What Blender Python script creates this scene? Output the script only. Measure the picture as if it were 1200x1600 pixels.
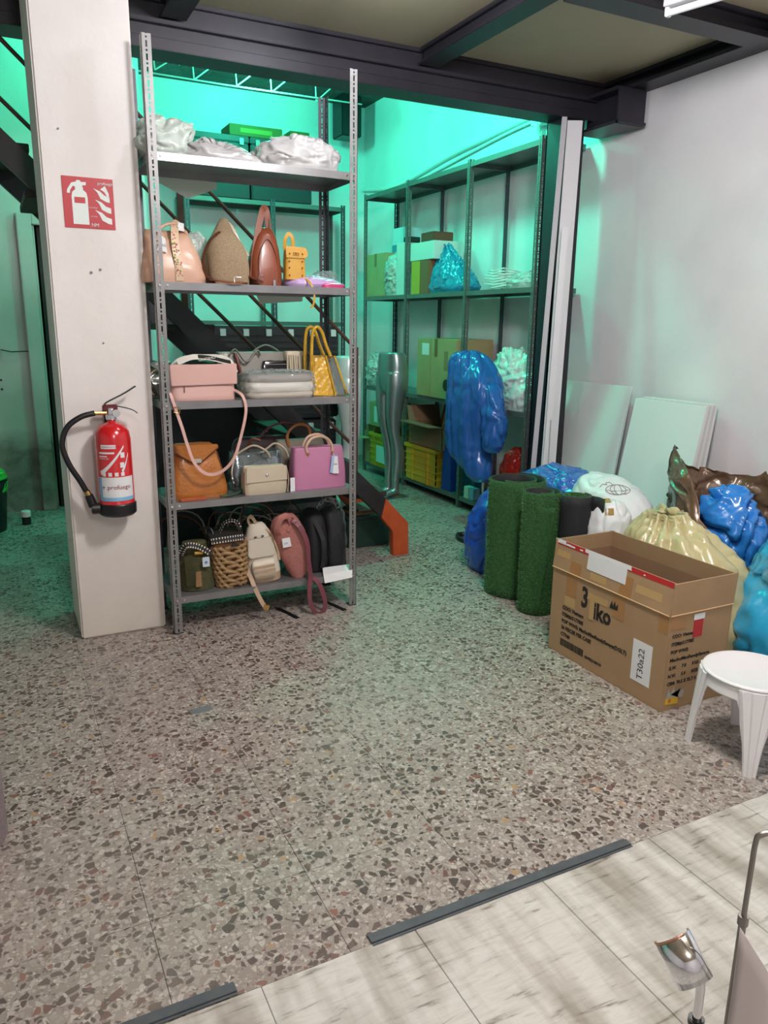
import bpy, bmesh, math, random
from mathutils import Vector, Matrix, noise, Euler
PI=math.pi
for o in list(bpy.data.objects): bpy.data.objects.remove(o)
SC=bpy.context.scene; COL=SC.collection
# ---------------------------------------------------------------- camera
def setup_camera():
    y,p,r=map(math.radians,(26.8,13.8,0.72))
    fw=Vector((math.sin(y)*math.cos(p),math.cos(y)*math.cos(p),-math.sin(p)))
    rt=Vector((math.cos(y),-math.sin(y),0)); up=rt.cross(fw)
    rt2=rt*math.cos(r)+up*math.sin(r); up2=-rt*math.sin(r)+up*math.cos(r)
    cd=bpy.data.cameras.new('camera'); co=bpy.data.objects.new('camera',cd); COL.objects.link(co)
    m=Matrix((rt2,up2,-fw)).transposed().to_4x4(); m.translation=(0,0,1.5); co.matrix_world=m
    cd.sensor_fit='VERTICAL'; cd.sensor_height=24; cd.lens=24*1190/1600; cd.clip_start=0.05
    SC.camera=co
setup_camera()
SC.view_settings.view_transform='Standard'; SC.view_settings.look='None'; SC.view_settings.gamma=1
SC.view_settings.use_curve_mapping=False; SC.view_settings.exposure=0.0
w=bpy.data.worlds.new('world'); SC.world=w; w.use_nodes=True
w.node_tree.nodes['Background'].inputs[0].default_value=(0.9,0.92,1,1); w.node_tree.nodes['Background'].inputs[1].default_value=0.05
# ---------------------------------------------------------------- lights
def area(name,loc,size,power,color,rot=(0,0,0),sy=None):
    l=bpy.data.lights.new(name,'AREA'); l.energy=power; l.color=color; l.size=size
    if sy: l.shape='RECTANGLE'; l.size_y=sy
    o=bpy.data.objects.new(name,l); o.location=loc; o.rotation_euler=rot; COL.objects.link(o); return o
def point(name,loc,rad,power,color):
    l=bpy.data.lights.new(name,'POINT'); l.energy=power; l.color=color; l.shadow_soft_size=rad
    o=bpy.data.objects.new(name,l); o.location=loc; COL.objects.link(o); return o
GREEN=(0.07,1.0,0.64)
point('ceiling_lamp_light',(1.5,1.5,2.82),0.16,158,(1,0.97,0.985))
point('shop_lamp_light',(0.6,-0.9,2.82),0.2,92,(1,0.965,0.965))
point('green_lamp_light',(2.6,5.0,3.52),0.12,128,GREEN)
point('green_lamp_light',(2.3,6.9,3.55),0.12,88,GREEN)
point('green_lamp_light',(0.7,5.9,3.55),0.12,36,GREEN)
# ---------------------------------------------------------------- materials
def srgb(c):
    if isinstance(c,str):
        c=c.lstrip('#'); c=[int(c[i:i+2],16)/255 for i in (0,2,4)]
    return tuple(x/12.92 if x<=0.04045 else ((x+0.055)/1.055)**2.4 for x in c)+(1,)
MATS={}
def mat(name,color,rough=.5,metal=0,var=None,color2=None,bump=None,spec=.5,coat=0,trans=0,emit=None,pos=False,sheen=0,alpha=None):
    """var=(scale,contrast) mixes color/color2 by noise; bump=(kind,scale,strength,dist)"""
    if name in MATS: return MATS[name]
    m=bpy.data.materials.new(name); m.use_nodes=True; nt=m.node_tree; N=nt.nodes; L=nt.links
    b=N['Principled BSDF']; c=srgb(color); b.inputs['Base Color'].default_value=c
    b.inputs['Roughness'].default_value=rough; b.inputs['Metallic'].default_value=metal
    b.inputs['Specular IOR Level'].default_value=spec; b.inputs['Coat Weight'].default_value=coat
    b.inputs['Coat Roughness'].default_value=.15; b.inputs['Transmission Weight'].default_value=trans
    if sheen: b.inputs['Sheen Weight'].default_value=sheen
    if emit: b.inputs['Emission Color'].default_value=srgb(emit[0]); b.inputs['Emission Strength'].default_value=emit[1]
    if pos: src=N.new('ShaderNodeNewGeometry').outputs['Position']
    else: src=N.new('ShaderNodeTexCoord').outputs['Object']
    if var:
        n=N.new('ShaderNodeTexNoise'); n.inputs['Scale'].default_value=var[0]; n.inputs['Detail'].default_value=5
        L.new(src,n.inputs['Vector']); r=N.new('ShaderNodeValToRGB')
        r.color_ramp.elements[0].position=.5-var[1]; r.color_ramp.elements[1].position=.5+var[1]
        r.color_ramp.elements[0].color=c; r.color_ramp.elements[1].color=srgb(color2)
        L.new(n.outputs['Fac'],r.inputs['Fac']); L.new(r.outputs['Color'],b.inputs['Base Color'])
    if bump:
        kind=bump[0]; h=None
        if kind=='noise':
            t=N.new('ShaderNodeTexNoise'); t.inputs['Scale'].default_value=bump[1]; t.inputs['Detail'].default_value=6; L.new(src,t.inputs['Vector']); h=t.outputs['Fac']
        elif kind=='voronoi':
            t=N.new('ShaderNodeTexVoronoi'); t.inputs['Scale'].default_value=bump[1]; L.new(src,t.inputs['Vector']); h=t.outputs['Distance']
        elif kind=='wave':
            t=N.new('ShaderNodeTexWave'); t.inputs['Scale'].default_value=bump[1]; t.inputs['Distortion'].default_value=1.5; t.bands_direction='Z'; L.new(src,t.inputs['Vector']); h=t.outputs['Fac']
        elif kind=='crease':
            t=N.new('ShaderNodeTexNoise'); t.noise_type='RIDGED_MULTIFRACTAL'; t.inputs['Scale'].default_value=bump[1]; t.inputs['Detail'].default_value=3; t.inputs['Distortion'].default_value=.8; L.new(src,t.inputs['Vector']); h=t.outputs['Fac']
        elif kind=='weave':
            a=N.new('ShaderNodeTexWave'); a.bands_direction='Z'; a.inputs['Scale'].default_value=bump[1]; a.inputs['Distortion'].default_value=2; L.new(src,a.inputs['Vector'])
            d=N.new('ShaderNodeTexWave'); d.bands_direction='X'; d.inputs['Scale'].default_value=bump[1]; d.inputs['Distortion'].default_value=2; L.new(src,d.inputs['Vector'])
            mm=N.new('ShaderNodeMath'); mm.operation='MULTIPLY'; L.new(a.outputs['Fac'],mm.inputs[0]); L.new(d.outputs['Fac'],mm.inputs[1]); h=mm.outputs[0]
        bp=N.new('ShaderNodeBump'); bp.inputs['Strength'].default_value=bump[2]; bp.inputs['Distance'].default_value=bump[3]
        L.new(h,bp.inputs['Height']); L.new(bp.outputs['Normal'],b.inputs['Normal'])
    MATS[name]=m; return m
def film(name,tint='#ffffff',opac=.18,rough=.12):
    """clear plastic film: mostly see-through, glossy highlights, a little haze"""
    if name in MATS: return MATS[name]
    m=bpy.data.materials.new(name); m.use_nodes=True; nt=m.node_tree; N=nt.nodes; L=nt.links
    b=N['Principled BSDF']; b.inputs['Base Color'].default_value=srgb(tint); b.inputs['Roughness'].default_value=rough; b.inputs['Specular IOR Level'].default_value=1
    t=N.new('ShaderNodeBsdfTransparent'); mx=N.new('ShaderNodeMixShader'); lw=N.new('ShaderNodeLayerWeight'); lw.inputs['Blend'].default_value=.16
    ad=N.new('ShaderNodeMath'); ad.operation='ADD'; ad.use_clamp=True; ad.inputs[1].default_value=opac
    L.new(lw.outputs['Fresnel'],ad.inputs[0]); L.new(ad.outputs[0],mx.inputs[0]); L.new(t.outputs[0],mx.inputs[1]); L.new(b.outputs[0],mx.inputs[2])
    L.new(mx.outputs[0],N['Material Output'].inputs['Surface']); MATS[name]=m; return m
def terrazzo():
    m=bpy.data.materials.new('terrazzo'); m.use_nodes=True; nt=m.node_tree; N=nt.nodes; L=nt.links; b=N['Principled BSDF']
    pos=N.new('ShaderNodeNewGeometry').outputs['Position']
    nz=N.new('ShaderNodeTexNoise'); nz.inputs['Scale'].default_value=28; nz.inputs['Detail'].default_value=2; L.new(pos,nz.inputs['Vector'])
    vm=N.new('ShaderNodeVectorMath'); vm.operation='MULTIPLY_ADD'; L.new(nz.outputs['Color'],vm.inputs[0]); vm.inputs[1].default_value=(.014,.014,0); L.new(pos,vm.inputs[2])
    base=N.new('ShaderNodeTexNoise'); base.inputs['Scale'].default_value=1.3; base.inputs['Detail'].default_value=8; base.inputs['Roughness'].default_value=.65; L.new(pos,base.inputs['Vector'])
    r0=N.new('ShaderNodeValToRGB'); r0.color_ramp.elements[0].position=.3; r0.color_ramp.elements[0].color=srgb('#857a73'); r0.color_ramp.elements[1].position=.7; r0.color_ramp.elements[1].color=srgb('#9f958e')
    L.new(base.outputs['Fac'],r0.inputs['Fac']); cur=r0.outputs['Color']
    def layer(scale,thr,ramp,prob,cur,rnd=1):
        v=N.new('ShaderNodeTexVoronoi'); v.voronoi_dimensions='2D'; v.inputs['Scale'].default_value=scale; v.inputs['Randomness'].default_value=rnd; L.new(vm.outputs[0],v.inputs['Vector'])
        e=N.new('ShaderNodeTexVoronoi'); e.voronoi_dimensions='2D'; e.feature='DISTANCE_TO_EDGE'; e.inputs['Scale'].default_value=scale; e.inputs['Randomness'].default_value=rnd; L.new(vm.outputs[0],e.inputs['Vector'])
        s=N.new('ShaderNodeSeparateColor'); L.new(v.outputs['Color'],s.inputs[0])
        th=N.new('ShaderNodeMath'); th.operation='MULTIPLY_ADD'; L.new(s.outputs['Green'],th.inputs[0]); th.inputs[1].default_value=.16; th.inputs[2].default_value=thr
        g=N.new('ShaderNodeMath'); g.operation='GREATER_THAN'; L.new(e.outputs['Distance'],g.inputs[0]); L.new(th.outputs[0],g.inputs[1])
        p=N.new('ShaderNodeMath'); p.operation='LESS_THAN'; L.new(s.outputs['Red'],p.inputs[0]); p.inputs[1].default_value=prob
        k=N.new('ShaderNodeMath'); k.operation='MULTIPLY'; L.new(g.outputs[0],k.inputs[0]); L.new(p.outputs[0],k.inputs[1])
        k2=N.new('ShaderNodeMath'); k2.operation='MULTIPLY'; L.new(k.outputs[0],k2.inputs[0]); k2.inputs[1].default_value=.92
        r=N.new('ShaderNodeValToRGB'); r.color_ramp.interpolation='CONSTANT'; els=r.color_ramp.elements
        els[0].position=0; els[0].color=srgb(ramp[0][1]); els[1].position=ramp[1][0]; els[1].color=srgb(ramp[1][1])
        for q,c in ramp[2:]: x=els.new(q); x.color=srgb(c)
        L.new(s.outputs['Blue'],r.inputs['Fac'])
        mx=N.new('ShaderNodeMix'); mx.data_type='RGBA'; L.new(k2.outputs[0],mx.inputs[0]); L.new(cur,mx.inputs[6]); L.new(r.outputs['Color'],mx.inputs[7]); return mx.outputs[2]
    cur=layer(130,.05,[(0,'#a9a099'),(.55,'#7d726b'),(.78,'#6a5e58'),(.88,'#c5beb6')],.5,cur)
    cur=layer(55,.07,[(0,'#ada59e'),(.45,'#9c938c'),(.7,'#b9b2ab'),(.9,'#8f857d')],.5,cur)
    cur=layer(38,.08,[(0,'#4d3c37'),(.3,'#423734'),(.55,'#584741'),(.78,'#67463f'),(.9,'#7d5246'),(.96,'#a98862')],.25,cur)
    cur=layer(66,.07,[(0,'#4b3e3a'),(.5,'#5a4a45'),(.8,'#6a5a54'),(.93,'#7b5347')],.22,cur)
    # worn, dusty areas
    w1=N.new('ShaderNodeTexNoise'); w1.inputs['Scale'].default_value=.9; w1.inputs['Detail'].default_value=6; L.new(pos,w1.inputs['Vector'])
    rr=N.new('ShaderNodeMapRange'); rr.inputs[1].default_value=.42; rr.inputs[2].default_value=.72; rr.inputs[3].default_value=0; rr.inputs[4].default_value=.32; L.new(w1.outputs['Fac'],rr.inputs[0])
    mx=N.new('ShaderNodeMix'); mx.data_type='RGBA'; L.new(rr.outputs[0],mx.inputs[0]); L.new(cur,mx.inputs[6]); mx.inputs[7].default_value=srgb('#aaa29b'); L.new(mx.outputs[2],b.inputs['Base Color'])
    rg=N.new('ShaderNodeMapRange'); rg.inputs[3].default_value=.32; rg.inputs[4].default_value=.55; L.new(w1.outputs['Fac'],rg.inputs[0]); L.new(rg.outputs[0],b.inputs['Roughness'])
    return m
def marble():
    m=bpy.data.materials.new('white_marble_print'); m.use_nodes=True; nt=m.node_tree; N=nt.nodes; L=nt.links; b=N['Principled BSDF']
    pos=N.new('ShaderNodeNewGeometry').outputs['Position']
    mp=N.new('ShaderNodeMapping'); L.new(pos,mp.inputs['Vector']); mp.inputs['Rotation'].default_value=(0,0,.15); mp.inputs['Scale'].default_value=(7,48,1)
    n=N.new('ShaderNodeTexNoise'); n.inputs['Scale'].default_value=1; n.inputs['Detail'].default_value=9; n.inputs['Roughness'].default_value=.62; n.inputs['Distortion'].default_value=.5; L.new(mp.outputs[0],n.inputs['Vector'])
    r=N.new('ShaderNodeValToRGB'); e=r.color_ramp.elements; e[0].position=.30; e[0].color=srgb('#7b7067'); e[1].position=.40; e[1].color=srgb('#c4c1bb'); x=e.new(.56); x.color=srgb('#d1cec9'); x=e.new(.7); x.color=srgb('#bdb9b2')
    L.new(n.outputs['Fac'],r.inputs['Fac'])
    mp2=N.new('ShaderNodeMapping'); L.new(pos,mp2.inputs['Vector']); mp2.inputs['Rotation'].default_value=(0,0,-.1); mp2.inputs['Scale'].default_value=(11,2.2,1)
    n2=N.new('ShaderNodeTexNoise'); n2.inputs['Detail'].default_value=4; n2.inputs['Scale'].default_value=1; L.new(mp2.outputs[0],n2.inputs['Vector'])
    r2=N.new('ShaderNodeValToRGB'); r2.color_ramp.elements[0].position=.35; r2.color_ramp.elements[0].color=srgb('#b0a99f'); r2.color_ramp.elements[1].position=.6; r2.color_ramp.elements[1].color=(1,1,1,1); L.new(n2.outputs['Fac'],r2.inputs['Fac'])
    mx=N.new('ShaderNodeMix'); mx.data_type='RGBA'; mx.blend_type='MULTIPLY'; mx.inputs[0].default_value=.8; L.new(r.outputs[0],mx.inputs[6]); L.new(r2.outputs[0],mx.inputs[7]); L.new(mx.outputs[2],b.inputs['Base Color'])
    b.inputs['Roughness'].default_value=.35; return m
def plaster(name,c1,c2,dirt=None,dz=(.0,.6),dcol='#5a5248'):
    m=bpy.data.materials.new(name); m.use_nodes=True; nt=m.node_tree; N=nt.nodes; L=nt.links; b=N['Principled BSDF']; b.inputs['Roughness'].default_value=.75
    pos=N.new('ShaderNodeNewGeometry').outputs['Position']
    n=N.new('ShaderNodeTexNoise'); n.inputs['Scale'].default_value=1.6; n.inputs['Detail'].default_value=8; L.new(pos,n.inputs['Vector'])
    r=N.new('ShaderNodeValToRGB'); r.color_ramp.elements[0].position=.35; r.color_ramp.elements[0].color=srgb(c2); r.color_ramp.elements[1].position=.6; r.color_ramp.elements[1].color=srgb(c1); L.new(n.outputs['Fac'],r.inputs['Fac']); cur=r.outputs[0]
    if dirt is not None:
        s=N.new('ShaderNodeSeparateXYZ'); L.new(pos,s.inputs[0]); n3=N.new('ShaderNodeTexNoise'); n3.inputs['Scale'].default_value=3.5; n3.inputs['Detail'].default_value=6; L.new(pos,n3.inputs['Vector'])
        a=N.new('ShaderNodeMath'); a.operation='MULTIPLY_ADD'; a.inputs[1].default_value=-.35; L.new(n3.outputs['Fac'],a.inputs[0]); L.new(s.outputs['Z'],a.inputs[2])
        mr=N.new('ShaderNodeMapRange'); mr.inputs[1].default_value=dz[0]-.17; mr.inputs[2].default_value=dz[1]-.17; mr.inputs[3].default_value=dirt; mr.inputs[4].default_value=0; L.new(a.outputs[0],mr.inputs[0])
        mx=N.new('ShaderNodeMix'); mx.data_type='RGBA'; L.new(mr.outputs[0],mx.inputs[0]); L.new(cur,mx.inputs[6])
        n4=N.new('ShaderNodeTexNoise'); n4.inputs['Scale'].default_value=5; n4.inputs['Detail'].default_value=7; n4.inputs['Distortion'].default_value=1.5; L.new(pos,n4.inputs['Vector'])
        r4=N.new('ShaderNodeValToRGB'); r4.color_ramp.elements[0].position=.35; r4.color_ramp.elements[0].color=srgb(dcol); r4.color_ramp.elements[1].position=.75; r4.color_ramp.elements[1].color=srgb('#a89f90'); L.new(n4.outputs['Fac'],r4.inputs['Fac']); L.new(r4.outputs[0],mx.inputs[7]); cur=mx.outputs[2]
    L.new(cur,b.inputs['Base Color'])
    n2=N.new('ShaderNodeTexNoise'); n2.inputs['Scale'].default_value=9; n2.inputs['Detail'].default_value=8; L.new(pos,n2.inputs['Vector'])
    bp=N.new('ShaderNodeBump'); bp.inputs['Strength'].default_value=.35; bp.inputs['Distance'].default_value=.01; L.new(n2.outputs['Fac'],bp.inputs['Height']); L.new(bp.outputs[0],b.inputs['Normal'])
    return m
# ---------------------------------------------------------------- geometry helpers
def cr(keys,t):
    """smooth interpolation of tuples through keys; t in 0..1"""
    n=len(keys)-1; x=min(max(t*n,0),n-1e-6); i=int(x); f=x-i
    p0=keys[max(i-1,0)]; p1=keys[i]; p2=keys[i+1]; p3=keys[min(i+2,n)]
    return tuple(.5*((2*b)+(c-a)*f+(2*a-5*b+4*c-d)*f*f+(3*b-a-3*c+d)*f**3) for a,b,c,d in zip(p0,p1,p2,p3))
def smooth(pts,n=24): return [Vector(cr([tuple(p) for p in pts],i/n)) for i in range(n+1)]
class G:
    def __init__(s): s.v=[]; s.f=[]
    def add(s,vs,fs,M=None):
        k=len(s.v); s.v+= [ (M@Vector(v)) if M else Vector(v) for v in vs]; s.f+=[tuple(i+k for i in f) for f in fs]; return s
    def box(s,x0,x1,y0,y1,z0,z1,M=None):
        return s.add([(x0,y0,z0),(x1,y0,z0),(x1,y1,z0),(x0,y1,z0),(x0,y0,z1),(x1,y0,z1),(x1,y1,z1),(x0,y1,z1)],
            [(3,2,1,0),(4,5,6,7),(0,1,5,4),(1,2,6,5),(2,3,7,6),(3,0,4,7)],M)
    def tube(s,pts,r,n=10,closed=False,flat=1.0,up=None):
        pts=[Vector(p) for p in pts]; m=len(pts); k=len(s.v); prev=None
        for i,p in enumerate(pts):
            if closed: t=pts[(i+1)%m]-pts[i-1]
            else: t=pts[min(i+1,m-1)]-pts[max(i-1,0)]
            if t.length<1e-9: t=Vector((0,0,1))
            t.normalize()
            a=Vector(up) if up else (prev if prev else (Vector((0,0,1)) if abs(t.z)<.9 else Vector((1,0,0))))
            u=(a-t*a.dot(t)); u=u.normalized() if u.length>1e-6 else t.orthogonal().normalized(); prev=u; w=t.cross(u)
            rr=r[i] if isinstance(r,(list,tuple)) else r
            for j in range(n):
                q=2*PI*j/n; s.v.append(p+u*math.cos(q)*rr*flat+w*math.sin(q)*rr)
        L=m if closed else m-1
        for i in range(L):
            for j in range(n):
                a=k+i*n+j; b=k+i*n+(j+1)%n; c=k+((i+1)%m)*n+(j+1)%n; d=k+((i+1)%m)*n+j; s.f.append((a,b,c,d))
        if not closed: s.f.append(tuple(k+j for j in range(n))[::-1]); s.f.append(tuple(k+(m-1)*n+j for j in range(n)))
        return s
    def cyl(s,p0,p1,r0,r1=None,n=24): return s.tube([p0,p1],[r0,r0 if r1 is None else r1],n)
    def strap(s,pts,w,t,up):
        """flat ribbon: half-rect section, 'up' = direction of its thin axis"""
        pts=[Vector(p) for p in pts]; m=len(pts); k=len(s.v)
        for i,p in enumerate(pts):
            tg=(pts[min(i+1,m-1)]-pts[max(i-1,0)]).normalized(); a=Vector(up[i] if isinstance(up,list) else up)
            u=(a-tg*a.dot(tg)); u=u.normalized() if u.length>1e-4 else tg.orthogonal().normalized(); q=tg.cross(u)
            for sx,sy in ((-1,-1),(1,-1),(1,1),(-1,1)): s.v.append(p+q*sx*w/2+u*sy*t/2)
        for i in range(m-1):
            for j in range(4): s.f.append((k+i*4+j,k+i*4+(j+1)%4,k+i*4+4+(j+1)%4,k+i*4+4+j))
        s.f.append((k+3,k+2,k+1,k)); s.f.append(tuple(k+(m-1)*4+j for j in range(4))); return s
    def loft(s,keys,m=20,n=36,M=None,cap=True,linear=False):
        """keys: (z,cx,cy,rx,ry,e) superellipse rings"""
        vs=[];fs=[]
        for i in range(m+1):
            if linear:
                x=i/m*(len(keys)-1); a=min(int(x),len(keys)-2); f=x-a; z,cx,cy,rx,ry,e=[p*(1-f)+q*f for p,q in zip(keys[a],keys[a+1])]
            else: z,cx,cy,rx,ry,e=cr(keys,i/m)
            for j in range(n):
                q=2*PI*j/n; c=math.cos(q); d=math.sin(q)
                vs.append((cx+rx*math.copysign(abs(c)**(2/e),c),cy+ry*math.copysign(abs(d)**(2/e),d),z))
        for i in range(m):
            for j in range(n): fs.append((i*n+j,i*n+(j+1)%n,(i+1)*n+(j+1)%n,(i+1)*n+j))
        if cap: fs.append(tuple(range(n))[::-1]); fs.append(tuple(m*n+j for j in range(n)))
        return s.add(vs,fs,M)
    def prism(s,poly,d0,d1,axis='y',M=None):
        """poly of (a,b): axis y -> (x,z); axis x -> (y,z); axis z -> (x,y)"""
        n=len(poly)
        def P(a,b,d): return (a,d,b) if axis=='y' else ((d,a,b) if axis=='x' else (a,b,d))
        vs=[P(a,b,d0) for a,b in poly]+[P(a,b,d1) for a,b in poly]
        return s.add(vs,[tuple(range(n)),tuple(range(n,2*n))[::-1]]+[(i,(i+1)%n,n+(i+1)%n,n+i) for i in range(n)],M)
    def sphere(s,c,r,n=16,m=10,sc=(1,1,1)):
        vs=[];fs=[]
        for i in range(m+1):
            a=PI*i/m
            for j in range(n): q=2*PI*j/n; vs.append((c[0]+r*sc[0]*math.sin(a)*math.cos(q),c[1]+r*sc[1]*math.sin(a)*math.sin(q),c[2]-r*sc[2]*math.cos(a)))
        for i in range(m):
            for j in range(n): fs.append((i*n+j,i*n+(j+1)%n,(i+1)*n+(j+1)%n,(i+1)*n+j))
        return s.add(vs,fs)
    def lathe(s,prof,n=32,c=(0,0)):
        vs=[];fs=[]
        for r,z in prof:
            for j in range(n): q=2*PI*j/n; vs.append((c[0]+r*math.cos(q),c[1]+r*math.sin(q),z))
        for i in range(len(prof)-1):
            for j in range(n): fs.append((i*n+j,i*n+(j+1)%n,(i+1)*n+(j+1)%n,(i+1)*n+j))
        fs.append(tuple(range(n))[::-1]); fs.append(tuple((len(prof)-1)*n+j for j in range(n)))
        return s.add(vs,fs)
    def wrinkle(s,amp,scale,seed=0,ridge=True,zmin=None,soft=.01):
        """crease the surface with ridged noise (real geometry); keeps what lies under zmin flat"""
        off=Vector((seed*7.3,seed*3.1,seed*5.7)); c=Vector((0,0,0))
        for v in s.v: c+=v
        c/=max(1,len(s.v))
        for i,v in enumerate(s.v):
            q=v*scale+off
            a=noise.noise(q); b=noise.noise(q*2.3+Vector((9,2,4)))
            if ridge: d=(1-2*abs(a))*.65+(1-2*abs(b))*.35-.35
            else: d=a
            u=(v-c); u=u.normalized() if u.length>1e-6 else Vector((0,0,1))
            k=1 if zmin is None else min(1,max(0,(v.z-zmin)/soft))
            s.v[i]=v+u*d*amp*k
        return s
    def crease(s,amp,scale,seed=0,zmin=None):
        """thin sharp folds, stretched along z"""
        c=Vector((0,0,0))
        for v in s.v: c+=v
        c/=max(1,len(s.v)); off=Vector((seed*3.7,seed*1.9,seed))
        for i,v in enumerate(s.v):
            q=Vector((v.x,v.y,v.z*.45))*scale+off; w_=noise.noise(q*.5)*1.2
            a=abs(noise.noise(q+Vector((w_,w_,0)))); d=-max(0,1-a*7)**1.5*amp+max(0,.5-abs(a-.22)*5)*amp*.6
            u=Vector((v.x-c.x,v.y-c.y,(v.z-c.z)*.5)); u=u.normalized() if u.length>1e-6 else Vector((0,0,1))
            k=1 if zmin is None else min(1,max(0,(v.z-zmin)/.04))
            s.v[i]=v+u*d*k
        return s
    def xf(s,M): s.v=[M@v for v in s.v]; return s
    def build(s,name,m,parent=None,label=None,sm=False,bevel=0,sub=0,kind=None,world=False,weld=False):
        me=bpy.data.meshes.new(name); vs=s.v
        if world and parent: o0=parent_world(parent); vs=[v-o0 for v in vs]
        me.from_pydata([tuple(v) for v in vs],[],s.f)
        bm=bmesh.new(); bm.from_mesh(me)
        if weld: bmesh.ops.remove_doubles(bm,verts=bm.verts,dist=1e-5)
        bmesh.ops.recalc_face_normals(bm,faces=bm.faces)
        if bevel: bmesh.ops.bevel(bm,geom=[e for e in bm.edges if len(e.link_faces)==2 and e.calc_face_angle(0)>.6],offset=bevel,segments=2,affect='EDGES',clamp_overlap=True)
        bm.to_mesh(me); bm.free()
        if sm:
            for p in me.polygons: p.use_smooth=True
            try: me.set_sharp_from_angle(angle=.7 if sm is True else sm)
            except Exception: pass
        me.materials.append(m); o=bpy.data.objects.new(name,me); COL.objects.link(o)
        if parent: o.parent=parent
        if label: o['label']=label
        if kind: o['kind']=kind
        if sub: md=o.modifiers.new('s','SUBSURF'); md.levels=sub; md.render_levels=sub
        return o
def parent_world(p):
    v=Vector(p.location)
    while p.parent: p=p.parent; v+=Vector(p.location)
    return v
def thing(name,label,cat,loc=(0,0,0),rz=0,group=None,rot=None):
    o=bpy.data.objects.new(name,None); o.empty_display_size=.05; COL.objects.link(o); o.location=loc
    o.rotation_euler=rot if rot else (0,0,rz); o['label']=label; o['category']=cat
    if group: o['group']=group
    return o
def tag(o,label,cat,group=None):
    o['label']=label; o['category']=cat
    if group: o['group']=group
    return o
def dup(root,loc,rot,label=None,group=None):
    r=root.copy(); COL.objects.link(r); r.location=loc; r.rotation_euler=rot
    if label: r['label']=label
    if group: r['group']=group
    for ch in list(root.children):
        c=ch.copy(); COL.objects.link(c); c.parent=r
        for g in ch.children: d=g.copy(); COL.objects.link(d); d.parent=c
    return r
def struct(o): o['kind']='structure'; return o
def place(o,loc,rz=0): o.location=loc; o.rotation_euler=(0,0,rz); return o
def text(name,s,size,m,parent,M,extr=.0004,align='LEFT',sx=1,label=None,bold=0):
    cu=bpy.data.curves.new('t','FONT'); cu.body=s; cu.size=size; cu.extrude=extr; cu.align_x=align; cu.resolution_u=2; cu.offset=bold
    to=bpy.data.objects.new('t',cu); COL.objects.link(to); dg=bpy.context.evaluated_depsgraph_get(); me=bpy.data.meshes.new_from_object(to.evaluated_get(dg))
    bpy.data.objects.remove(to); me.transform(M@Matrix.Scale(sx,4,(1,0,0))); me.materials.clear(); me.materials.append(m)
    o=bpy.data.objects.new(name,me); COL.objects.link(o); o.parent=parent
    if label: o['label']=label
    return o
T=Matrix.Translation
def Rm(a,ax): return Matrix.Rotation(a,4,ax)
FRONT=Rm(PI/2,'X')                      # text facing -Y
LEFTF=Rm(-PI/2,'Z')@Rm(PI/2,'X')        # text facing -X
exec_order=[]
# ---------------------------------------------------------------- shared materials
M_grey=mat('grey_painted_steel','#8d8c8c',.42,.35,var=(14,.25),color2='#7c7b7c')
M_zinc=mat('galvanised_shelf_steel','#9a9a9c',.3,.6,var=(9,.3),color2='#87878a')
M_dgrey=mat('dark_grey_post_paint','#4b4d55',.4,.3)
M_bsh=mat('green_lit_shelf_steel','#727876',.4,.3,var=(8,.3),color2='#636a68')  # grey steel with a little of the green light tinted into its colour
M_beam=mat('black_beam_paint','#322f37',.42,.2,var=(6,.3),color2='#27262c',bump=('noise',30,.2,.002))
M_white=mat('white_plastic','#e4e2e1',.3)
M_black=mat('black_plastic','#17171a',.4)
M_blackfab=mat('black_fabric','#15161b',.7,bump=('noise',90,.5,.002))
M_chrome=mat('chrome','#e6e6ea',.12,1)
M_gold=mat('gold_metal','#d6b070',.22,1)
M_card=mat('cardboard','#a88b69',.8,var=(7,.3),color2='#9d805f')
M_cardin=mat('cardboard_inside','#8f6f56',.85,var=(5,.3),color2='#84654d')
M_ink=mat('black_ink','#241f1c',.6)
M_tape=film('brown_packing_tape','#c9a26b',.35,.22)
M_paper=mat('white_paper','#dfe0e2',.6)
# ---------------------------------------------------------------- floor
M_terr=terrazzo()
M_joint=mat('floor_joint','#5d544d',.9)
fl=G().box(-3.2,4.0,-3.2,8.2,-.1,-.0025).build('floor',M_joint); struct(fl)
tm=None; P=.425; JX=.22; JY=1.742
def shared(name,me,loc,parent):
    o=bpy.data.objects.new(name,me); COL.objects.link(o); o.location=loc; o.parent=parent; return o
base=G().box(0,P-.0016,0,P-.0016,-.004,0).build('terrazzo_tile',M_terr,fl,bevel=0); base.location=(JX-P,JY,0); tme=base.data
for i in range(-4,9):
    for j in range(0,15):
        if (i,j)==(-1,0): continue
        shared('terrazzo_tile',tme,(JX+P*i,JY+P*j,0),fl)
cutm=G().box(0,P-.0016,1.425-JY,-.0016,-.004,0).build('terrazzo_tile',M_terr,fl); cutm.location=(JX-4*P,JY,0)
for i in range(-3,9): shared('terrazzo_tile',cutm.data,(JX+P*i,JY,0),fl)
far=G().box(-3.2,JX-4*P-.0016,1.425,8.2,-.004,0).build('terrazzo_edge_area',M_terr,fl)
M_marb=marble()
wt=None
for i in range(-9,8):
    for j in range(0,5):
        if wt is None: wt=G().box(0,.4035,-1.0185,0,-.004,.001).build('marble_tile',M_marb,fl,bevel=.0012); wt.location=(.82+.405*i,1.424-1.02*j,0)
        else: shared('marble_tile',wt.data,(.82+.405*i,1.424-1.02*j,0),fl)
M_thr=mat('threshold_metal','#6a6e72',.45,.5,var=(20,.25),color2='#565b60')
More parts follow.
